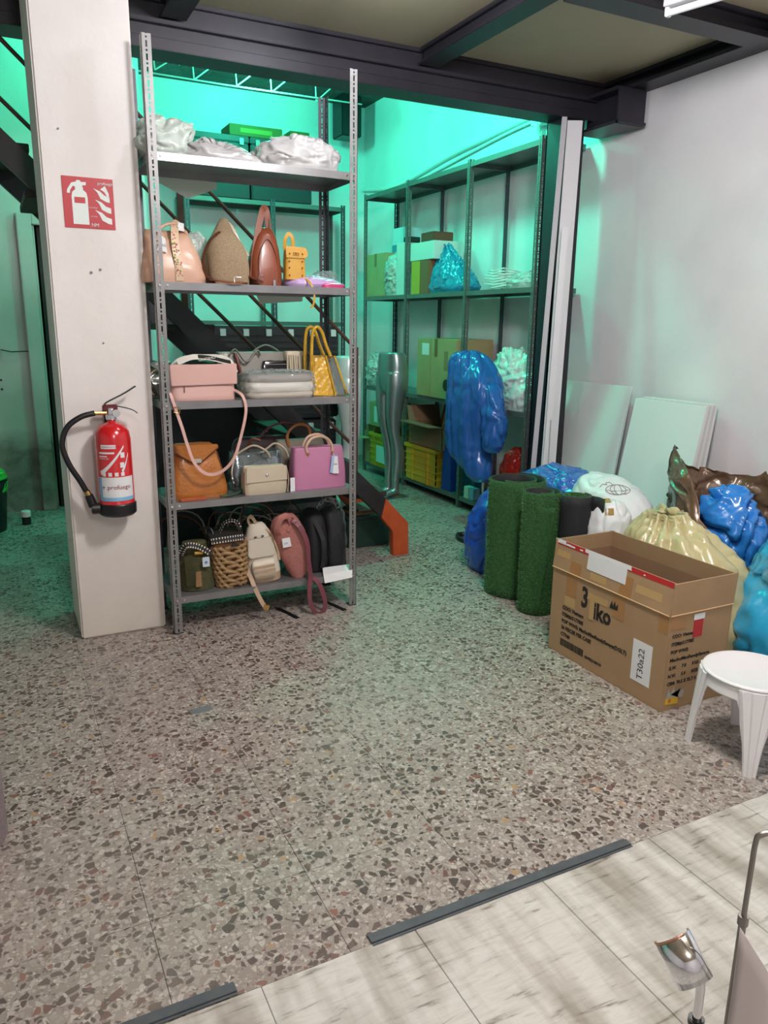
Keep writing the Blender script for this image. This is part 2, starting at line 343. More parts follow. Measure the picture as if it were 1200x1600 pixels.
for k,(x0,x1,y,lb) in enumerate(((-.1,.36,1.445,'short dark grey metal threshold strip at bottom left between the two floors'),(.70,1.56,1.435,'long dark grey metal threshold strip between terrazzo and white floor'))):
    g=G(); n=24; 
    for (a,b,h) in ((-.020,-.012,.003),(-.012,.012,.0065),(.012,.020,.003)): g.box(x0,x1,y+a,y+b,0.0012,h)
    tag(g.build('threshold_strip',M_thr,bevel=.001),lb,'threshold strip','threshold strips')
tag(G().tube([(.56,2.785,.0008),(.64,2.79,.0008)],[.022,.022],12,flat=.02,up=(0,0,1)).build('floor_patch',mat('grey_floor_patch','#6f7078',.5)),'small grey repair patch on the terrazzo in front of the shelf','patch')
# ---------------------------------------------------------------- walls, ceiling
M_wall=plaster('wall_plaster','#e9e5e8','#dedade')
M_wallL=plaster('wall_plaster_damp','#d2d2cc','#c2c3bb',dirt=.85,dz=(.50,.66))
M_pil=plaster('pillar_plaster','#e6e1de','#dbd5d2',dirt=.55,dz=(-.1,.75),dcol='#b7a893')
M_ceil=mat('mezzanine_board','#b3a78f',.6,var=(1.5,.3),color2='#a39680')
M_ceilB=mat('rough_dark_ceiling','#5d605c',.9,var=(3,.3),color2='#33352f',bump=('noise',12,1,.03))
struct(G().box(3.8,3.9,-3.2,8.1,0,3.9).build('wall_right',M_wall))
struct(G().box(1.1,3.9,8.1,8.2,0,3.9).build('wall_back',M_wall))
struct(G().box(-3.3,-3.2,-3.2,8.2,0,3.9).build('wall_left',M_wall))
struct(G().box(-3.3,3.9,-3.3,-3.2,0,3.9).build('wall_front',M_wall))
struct(G().box(1.1,1.2,6.65,8.2,0,3.9).build('wall_light_stop',M_wall))  # unseen wall, added to keep the green light out of the doorway
wp=G().box(-3.2,.27,6.65,6.75,0,3.9).box(1.02,1.1,6.65,6.75,0,3.9).box(.27,1.02,6.65,6.75,2.22,3.9).build('wall_partition',M_wallL); struct(wp)
struct(G().box(-3.2,1.1,8.1,8.2,0,3.9).build('wall_far',mat('shade_painted_wall','#22241f',.9)))  # darkness of the unlit room is put into this wall colour
dg=G().box(.24,.345,6.60,6.66,0,2.28).box(.345,.95,6.60,6.66,2.2,2.28).box(.95,1.05,6.60,6.66,0,2.28).box(.345,.36,6.62,6.75,0,2.2)
struct(dg.build('door_1',M_wallL,bevel=.006))
shade_panel=G().box(.38,.94,6.7,6.74,.01,2.2).build('doorway_shade_panel',mat('doorway_shade','#1d201c',.6),bpy.data.objects['door_1'])  # dark panel added in the open doorway to stand for its shade
struct(G().box(-3.2,3.8,-3.2,4.3,3.02,3.12).build('ceiling',M_ceil))
struct(G().box(-3.2,3.8,4.32,4.42,3.02,3.9).build('light_block_1',M_beam))  # unseen fascia, added to stop green light leaking over the beam
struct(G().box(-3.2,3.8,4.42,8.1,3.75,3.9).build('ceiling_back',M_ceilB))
# small screw holes and marks of the partition wall
g=G()
for x,z in ((-.02,2.15),(-.01,1.95),(.0,1.45),(.01,1.36),(.03,1.05),(.03,.98)): g.cyl((x,6.648,z),(x,6.655,z),.009,n=8)
g.build('screw_holes',M_black,wp,kind='stuff')
g=G()
for x,z in ((-.1,1.25),): g.tube([(.05,6.648,1.28),(.12,6.6,1.265),(.24,6.596,1.27)],.004,6)
g.build('loose_wire',M_black,wp)
# pillar
pil=G().box(.25,.648,3.72,4.15,0,3.02).build('pillar',M_pil,bevel=.008); struct(pil)
g=G()
for x,z,r in ((.418,1.708,.006),(.457,1.722,.0055),(.447,1.405,.004),(.33,2.28,.004)): g.cyl((x,3.716,z),(x,3.722,z),r,n=12)
g.build('drill_hole',mat('drill_hole_grey','#7b7a80',.8),pil)
# ---------------------------------------------------------------- beams
def beam(name,lb,boxes,parts=()):
    t=thing(name,lb,'beam',group='black steel beams of the mezzanine')
    for nm,b in boxes: G().box(*b).build(nm,M_beam,t,bevel=.003)
    return t
t=beam('steel_beam','long black steel beam carrying the front edge of the mezzanine',[('upper_flange',(-3.2,3.8,4.20,4.32,3.0,3.02)),('web',(-3.2,3.8,4.225,4.30,2.925,3.0)),('middle_flange',(-3.2,3.8,4.195,4.34,2.905,2.925)),('web',(-3.2,3.8,4.23,4.36,2.85,2.905)),('lower_flange',(-3.2,3.8,4.23,4.42,2.80,2.85))])
beam('steel_beam','black steel cross beam above the shelf, running from the long beam towards the camera',[('web',(2.33,2.40,-1,4.19,2.945,3.0)),('upper_flange',(2.31,2.42,-1,4.19,3.0,3.02)),('lower_flange',(2.30,2.43,-1,4.19,2.93,2.945))])
beam('steel_beam','grey lit steel cross beam at the top left beside the pillar',[('web',(.90,.97,-1,4.19,2.945,3.0)),('upper_flange',(.88,.99,-1,4.19,3.0,3.02)),('lower_flange',(.87,1.0,-1,4.19,2.93,2.945))])
beam('steel_beam','black steel edge beam along the top of the right white wall',[('web',(3.72,3.8,-1,4.19,2.95,3.0)),('upper_flange',(3.66,3.8,-1,4.19,3.0,3.02)),('lower_flange',(3.64,3.8,-1,4.19,2.93,2.95))])
beam('steel_beam','black steel beam at the top right corner behind the tube lamp',[('web',(2.43,3.64,2.99,3.06,2.945,3.0)),('upper_flange',(2.43,3.64,2.96,3.08,3.0,3.02)),('lower_flange',(2.43,3.64,2.95,3.1,2.915,2.945))])
col=thing('steel_column','black steel column at the right end of the long beam','column',(3.48,4.34,0))
g=G().box(-.08,.10,-.08,-.068,0,2.8).box(-.08,.10,.068,.08,0,2.8).box(-.006,.006,-.07,.07,0,2.8).box(-.08,-.07,-.08,.08,0,2.8); g.build('column_body',M_beam,col,bevel=.002)
G().box(-.11,.11,-.11,.11,0,.012).build('base_plate',M_beam,col,bevel=.002)
hb=thing('bracket_beam','short black steel bracket beam with end plate on top of the right column','beam',(3.6,4.2,2.72),group='black steel beams of the mezzanine')
G().box(-.06,.16,-.30,.1,0,.018).build('lower_flange',M_beam,hb,bevel=.002); G().box(.03,.06,-.27,.1,.018,.2).build('web',M_beam,hb); G().box(-.06,.16,-.285,-.27,.0,.2).build('end_plate',M_beam,hb,bevel=.002)
G().box(-.06,.16,-.27,.1,.19,.21).build('upper_flange',M_beam,hb,bevel=.002)
# ceiling lamps
def tube_lamp(loc,rz,label,lit):
    t=thing('tube_lamp',label,'lamp',loc,rz,group='fluorescent tube lamps')
    G().prism([(-.032,0),(.032,0),(.03,.03),(.02,.06),(-.02,.06),(-.03,.03)],-.6,.6,'x').build('housing',mat('lamp_housing_white','#d9d9dc',.35),t,bevel=.002)
    G().cyl((-.58,0,-.02),(.58,0,-.02),.014).build('tube',mat('lamp_tube_white','#f3f3f6',.3),t,sm=True)
    for s in (-1,1): G().prism([(-.018,0),(.018,0),(.014,-.036),(-.014,-.036)],s*.6,s*.58,'x').build('end_cap',M_white,t,bevel=.003)
    for s in (-1,1): G().cyl((s*.45,0,.06),(s*.45,0,3.02-loc[2]),.006,n=10).build('hanger',M_dgrey,t)
    return t
tube_lamp((2.82+.6*.269,2.86-.6*.963,2.88),math.atan2(-.963,.269),'white fluorescent tube lamp hanging under the mezzanine at the top right',False)
t=thing('globe_lamp','round lit globe lamp hanging under the mezzanine just above the picture','lamp',(1.6,3.22,3.02))
G().cyl((0,0,0),(0,0,-.012),.03,n=24).build('base',M_white,t); G().cyl((0,0,-.012),(0,0,-.04),.01,n=12).build('stem',M_white,t); G().sphere((0,0,-.085),.05,32,20).build('globe',mat('globe_glow','#ffffff',.4,emit=('#eef3ff',210)),t,sm=True)
for (x,y,lb) in ((1.5,1.5,'lit frosted globe lamp above the camera'),(.6,-.9,'lit frosted globe lamp behind the camera')):
    t=thing('globe_lamp',lb,'lamp',(x,y,3.02)); G().cyl((0,0,0),(0,0,-.03),.06,n=24).build('base',M_white,t); G().cyl((0,0,-.03),(0,0,-.08),.012,n=12).build('stem',M_white,t)
for (x,y) in ((2.6,5.0),(2.3,6.9),(.7,5.9)):
    t=thing('green_lamp','green glowing lamp under the high back ceiling above the %s'%({5.0:'foot of the stair',6.9:'far end of the aisle',5.9:'upper stair flight'}[y]),'lamp',(x,y,3.75)); G().cyl((0,0,0),(0,0,-.06),.1,n=24).build('base',M_black,t); G().lathe([(.1,-.06),(.1,-.08),(.06,-.1),(.01,-.105)],24).build('shade',mat('green_glow','#30ff9a',.4,emit=('#30ff9a',8)),t,sm=True)
# wire trusses under the back ceiling
t=thing('ceiling_lattice','broken wire lattice hanging under the dark back ceiling','lattice',(2,6.9,3.75))
random.seed(4); g=G(); g2=G()
for yy in (-1.7,-1.1,-.45,.2):
    x=-1.0
    for k in range(6):
        a=(x+k*.36+random.uniform(-.05,.05),yy,-.02); b=(a[0]+.02,yy+.02,-.24+random.uniform(-.04,.03)); c=(a[0]+.3,yy,-.03)
        g.tube([a,b],.006,6); g.tube([b,c],.006,6)
    g2.tube([(-1.1,yy,-.25),(0,yy,-.26),(1.3,yy,-.25)],.007,6)
for k in range(60):
    a=Vector((random.uniform(-1,1),random.uniform(-1.9,.3),0)); pts=[a]
    for q in range(5): pts.append(pts[-1]+Vector((random.uniform(-.06,.06),random.uniform(-.05,.05),-.03)))
    g.tube(pts,.002,4)
g.build('lattice_wires',mat('pale_wire','#bcbcb4',.7),t,kind='stuff'); g2.build('lattice_chord',mat('pale_wire','#bcbcb4',.7),t,kind='stuff')
# cable along right back wall
g=G().tube(smooth([(3.79,8.09,2.93),(3.785,7.3,2.86),(3.785,6.3,2.96),(3.785,5.7,3.0),(3.785,5.16,3.03),(3.785,4.6,3.05)],40),.022,10).tube(smooth([(3.79,8.0,2.86),(3.785,7.0,2.84),(3.785,5.4,2.98),(3.785,4.7,3.0)],30),.012,8)
tag(g.build('wall_pipe',M_wall,sm=True),'painted pipe running along the green lit wall above the long shelving','pipe')
t=thing('junction_box','small square box on the wall pipe near the right column','box',(3.78,5.0,3.0)); G().box(-.05,.02,-.07,.05,-.06,.06).build('body',M_wall,t,bevel=.006); G().tube(smooth([(-.04,-.02,-.06),(-.05,-.05,-.14),(-.03,-.12,-.2)],8),.025,8).build('bent_conduit',M_wall,t,sm=True)
tag(G().box(3.36,3.58,7.7,7.95,3.36,3.75).build('ceiling_speaker',M_black,bevel=.01),'black box hanging in the far top corner of the back room','speaker')
# ---------------------------------------------------------------- slotted angle posts and shelves
def post_geo(h,w=.04,th=.002,per=.05,fx=1,fy=1,d2=None):
    """L profile: one flange along x (fx gives side), one along y; real slots"""
    g=G(); hw=.0075; d2=d2 or w
    def flange(W,mapf):
        a=W/2-hw/2; b=W/2+hw/2
        g.box(*mapf(0,a,0,h)); g.box(*mapf(b,W,0,h))
        z=0
        while z<h:
            for (u,v) in ((0,.008),(.033,.042)):
                if z+v<=h: g.box(*mapf(a,b,z+u,z+v))
            z+=per
        # slot .025 long between .008-.033, dot .008 between .042-.05
    flange(w,lambda p,q,z0,z1:(min(fx*p,fx*q),max(fx*p,fx*q),0 if fy>0 else -th,th if fy>0 else 0,z0,z1))
    flange(d2,lambda p,q,z0,z1:(0 if fx>0 else -th,th if fx>0 else 0,min(fy*p,fy*q),max(fy*p,fy*q),z0,z1))
    return g
def shelf_geo(w,d,th=.034):
    g=G().box(0,w,0,d,-.002,0)
    g.box(0,w,0,.002,-th,-.002).box(0,w,d-.002,d,-th,-.002).box(0,.002,.002,d-.002,-th,-.002).box(w-.002,w,.002,d-.002,-th,-.002)
    g.box(0,w,.002,.014,-th,-th+.002)
    return g
def bolt(g,x,y,z,dy=-1): g.cyl((x,y,z),(x,y+dy*.004,z),.0055,n=8)
SX0,SX1,SY0,SY1=.668,1.652,3.60,4.0
sh=thing('shelving_unit','grey slotted metal shelving unit full of handbags beside the white pillar','shelf',(SX0,SY0,0))
W=SX1-SX0; D=SY1-SY0
post_geo(2.66,fx=1,fy=1).build('post',M_grey,sh)
o=post_geo(2.66,fx=-1,fy=1).build('post',M_grey,sh); o.location=(W,0,0)
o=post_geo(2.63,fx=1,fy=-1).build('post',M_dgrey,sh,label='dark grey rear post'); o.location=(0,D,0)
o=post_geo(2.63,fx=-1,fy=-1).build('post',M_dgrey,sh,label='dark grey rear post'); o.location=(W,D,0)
SZ=[2.21,1.675,1.14,.662,.187]
me0=None
for z in SZ:
    if me0 is None: o=shelf_geo(W-.006,D-.006).build('shelf_board',M_zinc,sh); me0=o.data
    else: o=bpy.data.objects.new('shelf_board',me0); COL.objects.link(o); o.parent=sh
    o.location=(.003,.003,z)
g=G()
for z in SZ:
    for x in (.02,W-.02,.055,W-.055):
        bolt(g,x,0 if x in (.02,W-.02) else .003,z-.015)
g.build('bolts',M_chrome,sh,kind='stuff')
for x in (0,W):
    for y in (0,D): G().box(x-.003 if x==0 else x-.042,x+.042 if x==0 else x+.003,y-.003 if y==0 else y-.042,y+.042 if y==0 else y+.003,0,.004).build('foot_plate',M_black,sh)
# long right shelving
RY=[4.46,5.34,6.34,7.25]; RX0,RX1=3.40,3.775; RZ=[2.72,1.77,.89,.10]
rs=thing('shelving_unit','long grey metal shelving along the right wall of the green lit back room','shelf',(RX0,RY[0],0))
for k,y in enumerate(RY):
    for x in (RX0,RX1):
        fx=1 if x==RX0 else -1
        fy=1 if k<3 else -1
        o=post_geo(2.74,w=.038,fx=fx,fy=fy,per=.05).build('post',M_bsh if x==RX0 else M_dgrey,rs); o.location=(x-RX0,y-RY[0]+(.15 if k==0 and x==RX1 else 0),0)
for k in range(3):
    for z in RZ:
        o=shelf_geo(RX1-RX0-.004,RY[k+1]-RY[k]-.004,.036).build('shelf_board',M_bsh,rs); o.location=(.002,RY[k]-RY[0]+.002,z)
        for v in o.data.vertices: pass
# diagonal gusset
G().prism([(0,0),(.0,-.3),(-.12,0)],0,.004,'x').build('gusset',M_dgrey,rs,world=False).location=(.3,6.95-RY[0],2.68)
# back wall shelving
BX=[1.72,2.56,3.36]; BY0,BY1=7.62,8.0; BZ=[2.66,1.52,.75,.1]
bs=thing('shelving_unit','grey metal shelving along the far wall behind the stair','shelf',(BX[0],BY0,0))
for k,x in enumerate(BX):
    for y in (BY0,BY1):
        o=post_geo(2.68,w=.05,fx=1 if k<2 else -1,fy=1 if y==BY0 else -1).build('post',M_bsh if y==BY1 else M_dgrey,bs); o.location=(x-BX[0],y-BY0,0)
for k in range(2):
    for z in BZ:
        o=shelf_geo(BX[k+1]-BX[k]-.004,BY1-BY0-.004,.04).build('shelf_board',M_bsh,bs); o.location=(BX[k]-BX[0]+.002,.002,z)
# ---------------------------------------------------------------- stair
st=thing('staircase','dark steel staircase with an orange foot climbing left behind the bag shelf','staircase',(2.32,4.4,0))
M_str=mat('stair_dark_paint','#33313a',.45,.15,var=(8,.3),color2='#2a2420')
M_or=mat('orange_paint','#c4562a',.5,var=(14,.25),color2='#b04a22',bump=('noise',40,.3,.002))
M_rust=mat('rusty_brown_rod','#5a3a30',.55,.2,var=(18,.3),color2='#432b25')
M_tread=mat('dark_wood_tread','#3d322b',.6,var=(6,.3),color2='#2c241f')
sl=.96; tz=.155     # slope and vertical thickness
def ztop(x): return .36+(2.24-x)*sl
for k,y in enumerate((4.33,5.02)):
    x0=-.55
    G().prism([(2.20,ztop(2.20)),(x0,ztop(x0)),(x0,ztop(x0)-tz),(2.17,ztop(2.17)-tz)],y,y+.05,'y').build('stringer',M_str,st,world=True,bevel=.003)
    G().prism([(2.20,ztop(2.20)),(2.37,.215),(2.375,0),(2.26,0),(2.255,.17),(2.17,ztop(2.17)-tz)],y-.002,y+.052,'y').build('stringer_foot',M_or,st,label='orange painted stringer foot',world=True,bevel=.003)
n=12
for i in range(n):
    x=2.1-i*.22; z=ztop(x)-.06
    G().box(x-.13,x+.13,4.38,5.02,z-.035,z).build('tread',M_tread,st,world=True,bevel=.003)
for off in (.14,.42,.75):
    G().tube([(1.99,4.345,ztop(1.99)+off),(-.5,4.345,ztop(-.5)+off)],.011,8).build('hand_rail',M_rust,st,world=True)
for x in (1.985,.96): G().box(x-.015,x+.015,4.335,4.36,ztop(x)-.02,ztop(x)+.76).build('rail_post',M_rust,st,world=True)
# dark things stored under and behind the stair, plus an added dark filler
M_rib=mat('black_ribbed_plastic','#1b1e22',.5)
t=thing('storage_crate','stacked black ribbed plastic crate with white clips behind the stair, upper one','crate',(1.95,5.7,.80),group='black ribbed crates behind the stair')
G().box(-.55,.42,-.2,.2,0,.68).build('body',M_rib,t,bevel=.01)
for k in range(14): G().box(-.54,.41,-.212,-.2,.03+k*.045,.055+k*.045).build('rib',M_rib,t)
for k in range(6): G().box(-.50+k*.17,-.46+k*.17,-.222,-.2,.61,.66).build('clip',mat('clip_white','#c9cfd0',.5),t)
t=dup(t,(1.93,5.7,.1),(0,0,0),'stacked black ribbed plastic crate with white clips behind the stair, lower one')
G().box(-.55,.42,-.2,.2,-.1,0).build('pallet',M_rib,t)
t=thing('storage_chest','added black box filling the dark under the middle of the staircase','trunk',(1.35,5.35,0))  # added black block that darkens the gap under the stair
G().box(-.5,.25,-.2,.2,0,1.0).build('body',M_rib,t,bevel=.012); G().box(-.52,.27,-.22,.22,1.0,1.06).build('lid',M_rib,t,bevel=.01)
t=thing('storage_bin','dark green plastic bin with papers under the foot of the stair','bin',(2.22,4.72,0))
G().loft([(0,0,0,.17,.13,5),(.2,0,0,.185,.145,5),(.21,0,0,.195,.155,5),(.225,0,0,.195,.155,5)],linear=True,m=9,n=32).build('bin_body',mat('dark_green_plastic','#1f3a33',.45),t,sm=.5)
for k,c in enumerate(('#8a7350','#6f5a44','#9a9484')): G().box(-.14+.03*k,.12,-.1,.1,.225+.014*k,.237+.014*k).build('paper_bundle',mat('old_paper_%d'%k,c,.8),t)
t=thing('storage_bin','long black storage bin under the stair, left of the green bin','bin',(1.55,4.66,0))
G().loft([(0,0,0,.34,.2,5),(.32,0,0,.38,.22,5),(.34,0,0,.4,.24,5),(.36,0,0,.4,.24,5)],linear=True,m=9,n=32).build('bin_body',M_rib,t,sm=.5)
G().loft([(.36,0,0,.39,.23,5),(.39,0,0,.37,.21,4)],m=3,n=32).build('lid',M_rib,t,sm=.5)
M_trk=mat('trunk_dark','#23272c',.5)
for k,(x0,x1,c) in enumerate(((1.74,2.36,'left'),(2.38,3.0,'right'))):
    t=thing('storage_chest','%s one of two dark grey trunks standing on the far wall shelving'%c,'trunk',((x0+x1)/2,7.8,2.66),group='dark trunks on the far shelving')
    w=(x1-x0)/2; G().box(-w,w,-.17,.17,0,.5).build('body',M_trk,t,bevel=.01); G().box(-w-.005,w+.005,-.175,.175,.5,.56).build('lid',M_trk,t,bevel=.008)
    for s in (-1,1): G().box(s*(w-.07)-.02,s*(w-.07)+.02,-.185,-.17,.48,.54).build('latch',M_grey,t,bevel=.003)
    G().box(-w+.12,-w+.34,-.176,-.17,.42,.48).build('name_plate',mat('pale_tag','#bfc3b4',.6),t)
M_ygreen=mat('yellow_green_carton','#50531a',.7)
for (x,w,lb) in ((2.44,.26,'wide flat yellow green carton on top of the dark trunks'),(2.88,.1,'short flat yellow green carton on top of the right dark trunk')):
    t=thing('flat_carton',lb,'carton',(x,7.78,3.222),group='yellow green cartons'); G().box(-w,w,-.15,.15,0,.1).build('body',M_ygreen,t,bevel=.004); G().box(-w*.6,w*.6,-.152,-.15,.03,.07).build('printed_band',mat('dark_print','#6c7a2a',.7),t)
# mannequin legs
M_silver=mat('silver_mannequin','#a9aeb0',.3,.75,var=(3,.3),color2='#9aa0a3')
def mannequin(loc,rz,label,mm):
    t=thing('leg_mannequin',label,'mannequin',loc,rz)
    g=G()
    # x = side, -y = front; keys (z,cx,cy,rx,ry,e)
    for s in (-1,1):
        g.loft([(.06,s*.05,.015,.030,.036,2),(.10,s*.05,.02,.029,.036,2),(.18,s*.052,.022,.034,.042,2),(.32,s*.055,.035,.048,.056,2),(.42,s*.058,.03,.052,.058,2),(.53,s*.058,.005,.048,.052,2),(.60,s*.06,-.012,.05,.055,2),(.72,s*.066,-.02,.062,.072,2),(.88,s*.075,-.012,.076,.088,2),(1.0,s*.08,0,.085,.102,2),(1.1,s*.075,.005,.085,.105,2)],m=40,n=24)
        # foot
        F=[(.0,0,.05,.028,.026,2),(.03,0,.05,.032,.035,2),(.09,0,.02,.03,.034,2)]
        g.tube(smooth([(s*.05,.045,.03),(s*.052,.02,.045),(s*.056,-.05,.032),(s*.062,-.11,.02),(s*.064,-.155,.014)],12),[.028,.032,.036,.037,.036,.035,.034,.034,.034,.033,.03,.022,.012],12,flat=.75)
        g.tube([(s*.05,.03,.03),(s*.05,.02,.12)],[.03,.031],12)
    g.loft([(.93,0,.0,.09,.09,2.2),(1.0,0,.005,.145,.108,2.2),(1.1,0,.008,.155,.115,2.2),(1.2,0,.004,.148,.105,2.2),(1.27,0,0,.132,.095,2.2)],m=14,n=36)
    o=g.build('legs',mm,t,sm=3)
    r=o.modifiers.new('r','REMESH'); r.mode='VOXEL'; r.voxel_size=.009; r.use_smooth_shade=True
    q=o.modifiers.new('q','SMOOTH'); q.iterations=6; q.factor=.6
    G().box(-.13,.13,-.12,.12,0,.006).build('base_plate',mat('base_glass_grey','#6d7678',.15,.4),t,bevel=.002)
    return t
mannequin((3.08,5.98,0),math.radians(-82),'silver leg mannequin standing in front of the right shelving',M_silver)
mannequin((2.375,5.33,0),math.radians(66),'pale glossy leg mannequin half hidden behind the yellow handbag and shelf post',mat('pale_mannequin','#cdd6d6',.25,.1))
# ---------------------------------------------------------------- cartons and goods on the right shelving
M_cg=mat('pale_cardboard','#b3a175',.8,var=(6,.3),color2='#a69468')
def carton(name,label,loc,sx,sy,sz,m=M_cg,rz=0,open_=False,tape=True,group=None,cat='box',flapa=.9):
    """sx along X, sy along Y; the face towards -X is the one in view"""
    t=thing(name,label,cat,loc,rz,group)
    if not open_:
        G().box(-sx/2,sx/2,-sy/2,sy/2,0,sz).build('body',m,t,bevel=.004)
        G().box(-sx/2,sx/2,-.0025,.0025,sz,sz+.001).build('flap_seam',M_ink,t)
        if tape:
            G().box(-sx/2-.001,sx/2+.001,-.025,.025,sz+.001,sz+.0018).build('tape',M_tape,t); G().box(-sx/2-.0015,-sx/2,-.025,.025,sz*.7,sz).build('tape',M_tape,t)
    else:
        th=.005; g=G().box(-sx/2,sx/2,-sy/2,sy/2,0,th)
        g.box(-sx/2,-sx/2+th,-sy/2,sy/2,th,sz).box(sx/2-th,sx/2,-sy/2,sy/2,th,sz).box(-sx/2,sx/2,-sy/2,-sy/2+th,th,sz).box(-sx/2,sx/2,sy/2-th,sy/2,th,sz); g.build('body',m,t)
        fl_=sx*.42
        for (M,w) in ((T((-sx/2,0,sz))@Rm(-flapa-.6,'Y'),sy),(T((sx/2,0,sz))@Rm(flapa*.3,'Y'),sy)): G().box(0,th,-w/2,w/2,0,fl_,M).build('flap',m,t)
        for (M,w) in ((T((0,-sy/2,sz))@Rm(flapa*.35,'X'),sx),(T((0,sy/2,sz))@Rm(-flapa*.3,'X'),sx)): G().box(-w/2,w/2,0,th,0,fl_,M).build('flap',m,t)
    return t
def leftpanel(t,m,sx,y0,y1,z0,z1,name='label'): return G().box(-sx/2-.0022,-sx/2-.0004,y0,y1,z0,z1).build(name,m,t)
Z89=.89;Z177=1.77;Z10=.10
c=carton('cardboard_carton','large tall taped carton on the lower middle shelf, beside the silver legs',(3.57,5.76,Z89),.36,.66,.50)
leftpanel(c,M_paper,.36,.12,.24,.36,.46); G().tube([(-.1825,-.18,.12),(-.1805,-.18,.12)],.05,24).build('round_print',mat('dark_brown_print','#3a3026',.8),c); leftpanel(c,mat('faded_print','#8a7a54',.8),.36,-.2,-.14,.24,.40,'printed_text')
G().box(-.183,-.181,.085,.09,.0,.5).build('corner_crease',M_card,c)
carton('cardboard_carton','taped carton at the far end of the middle shelf, beside clear plastic packs',(3.59,7.02,Z177),.34,.44,.40)
# white goods on the 1.77 shelf
t=carton('flat_carton','white flat carton standing on edge on the upper shelf',(3.5,6.5,Z177),.16,.16,.46,mat('white_carton','#cfd4d2',.6),tape=False)
t=carton('flat_carton','white carton lying across the shelf top pile under the red box',(3.58,6.12,Z177+.285),.3,.42,.15,mat('white_carton','#cfd4d2',.6),tape=False)
t=carton('cardboard_carton','yellow and brown small carton under the white carton on the upper shelf',(3.57,6.13,Z177),.3,.3,.28,mat('brown_carton','#8a5a3c',.7),tape=False); leftpanel(t,mat('yellow_print','#c3a53a',.6),.3,.0,.15,.0,.28,'yellow_side')
t=carton('small_box','small brown red box on top of the white carton',(3.58,6.12,Z177+.44),.2,.22,.08,mat('brown_red_box','#6e3a2a',.6),tape=False)
t=carton('small_box','small black box beside the brown red box on the white goods',(3.52,6.36,Z177+.462),.12,.1,.05,mat('black_box','#20262a',.6),tape=False); t.location.y=6.47
t=carton('flat_carton','pale blue and white box behind the clear packs on the upper shelf',(3.62,6.75,Z177),.2,.22,.62,mat('pale_blue_box','#b3cdd6',.6),tape=False); leftpanel(t,mat('blue_stripe','#3f86a5',.5),.2,-.11,.11,.40,.47,'blue_stripe')
def crumple_bag(name,label,cat,loc,keys,m,amp=.02,scale=9,seed=0,mm=64,n=110,rot=None,group=None,tie=None,folds=None,part='bag_body',zmin=.012):
    t=thing(name,label,cat,loc,0,group,rot=rot)
    g=G().loft(keys,m=mm,n=n)
    zs=[v.z for v in g.v]; z0,z1=min(zs),max(zs)
    if folds:   # pleats that gather towards the tie
        fn,fa,fp=folds
        for i,v in enumerate(g.v):
            r=Vector((v.x-keys[-1][1],v.y-keys[-1][2])); a=math.atan2(r.y,r.x); k=((v.z-z0)/(z1-z0))**fp
            d=fa*k*(abs(math.sin(a*fn/2+2*noise.noise(Vector((v.x*3,v.y*3,seed)))+v.z*1.5))-.5)
            if r.length>1e-5: rn=r.normalized(); g.v[i]=v+Vector((rn.x*d,rn.y*d,d*.2))
    g.wrinkle(amp*.75,scale,seed,zmin=zmin,soft=.04); g.crease(amp*.5,scale*1.6,seed,zmin)
    g.build(part,m,t,sm=3)
    if tie:
        x,y,z,c=tie
        ear=G()
        for q in range(7):
            a=2*PI*q/7+seed; L=random.uniform(.035,.07)
            ear.tube(smooth([(x,y,z-.01),(x+.3*L*math.cos(a),y+.3*L*math.sin(a),z+.5*L),(x+L*math.cos(a),y+L*math.sin(a),z+L*.6)],6),[.010,.011,.013,.016,.018,.019,.012],8,flat=.3)
        ear.wrinkle(.012,40,seed).build('tied_neck',m,t,sm=3)
    return t
M_blueF=mat('blue_bin_bag','#2a62b0',.24,coat=.5,bump=('crease',7,.55,.02),spec=.5)
M_blueD=mat('dark_blue_bag','#1e4fb4',.28,coat=.4,bump=('crease',7,.55,.02),spec=.5)
M_sky=mat('sky_blue_bag','#2f9fcb',.24,coat=.5,bump=('crease',7,.55,.02),spec=.5)
M_teal=mat('teal_blue_bag','#2583a8',.25,coat=.4,bump=('crease',7,.55,.02),spec=.5)
M_khaki=mat('khaki_yellow_bag','#bdb488',.3,coat=.3,bump=('crease',7,.55,.02),spec=.5)
M_wbag=mat('white_carrier_bag','#d6d9dc',.38,bump=('crease',7,.55,.02),spec=.5)
M_brownbag=mat('brown_bronze_bag','#6f5540',.24,.15,coat=.5,bump=('crease',7,.55,.02),spec=.5)
M_film=film('clear_plastic_film','#e8f2f0',.17,.06)
M_milky=film('milky_plastic_film','#e6e8e6',.55,.25)
crumple_bag('plastic_bag','teal blue knotted plastic bag on the upper shelf of the right shelving','bag',(3.56,5.8,Z177),[(0,0,0,.13,.30,3),(.06,0,0,.14,.32,2.6),(.18,0,.03,.11,.24,2.2),(.3,0,.08,.06,.12,2),(.38,0,.12,.03,.05,2)],M_teal,.03,10,3,folds=(12,.03,1),tie=(0,.12,.37,0))
crumple_bag('plastic_pack','clear crinkled plastic pack between carton and white box on the upper shelf','pack',(3.49,6.7,Z177),[(0,0,0,.08,.12,3),(.15,0,0,.09,.13,2.6),(.3,0,0,.08,.12,2.4),(.38,0,0,.03,.06,2)],M_milky,.04,16,5)
crumple_bag('plastic_pack','clear flat plastic pack at the right end of the upper shelf','pack',(3.58,4.72,Z177),[(0,0,0,.14,.2,3),(.05,0,0,.15,.22,2.6),(.10,0,0,.09,.14,2.4),(.12,0,0,.03,.06,2)],M_milky,.03,14,6)
t=thing('wire_hangers','tangle of white wire hangers on the upper shelf at right','hangers',(3.55,4.98,Z177)); random.seed(3)
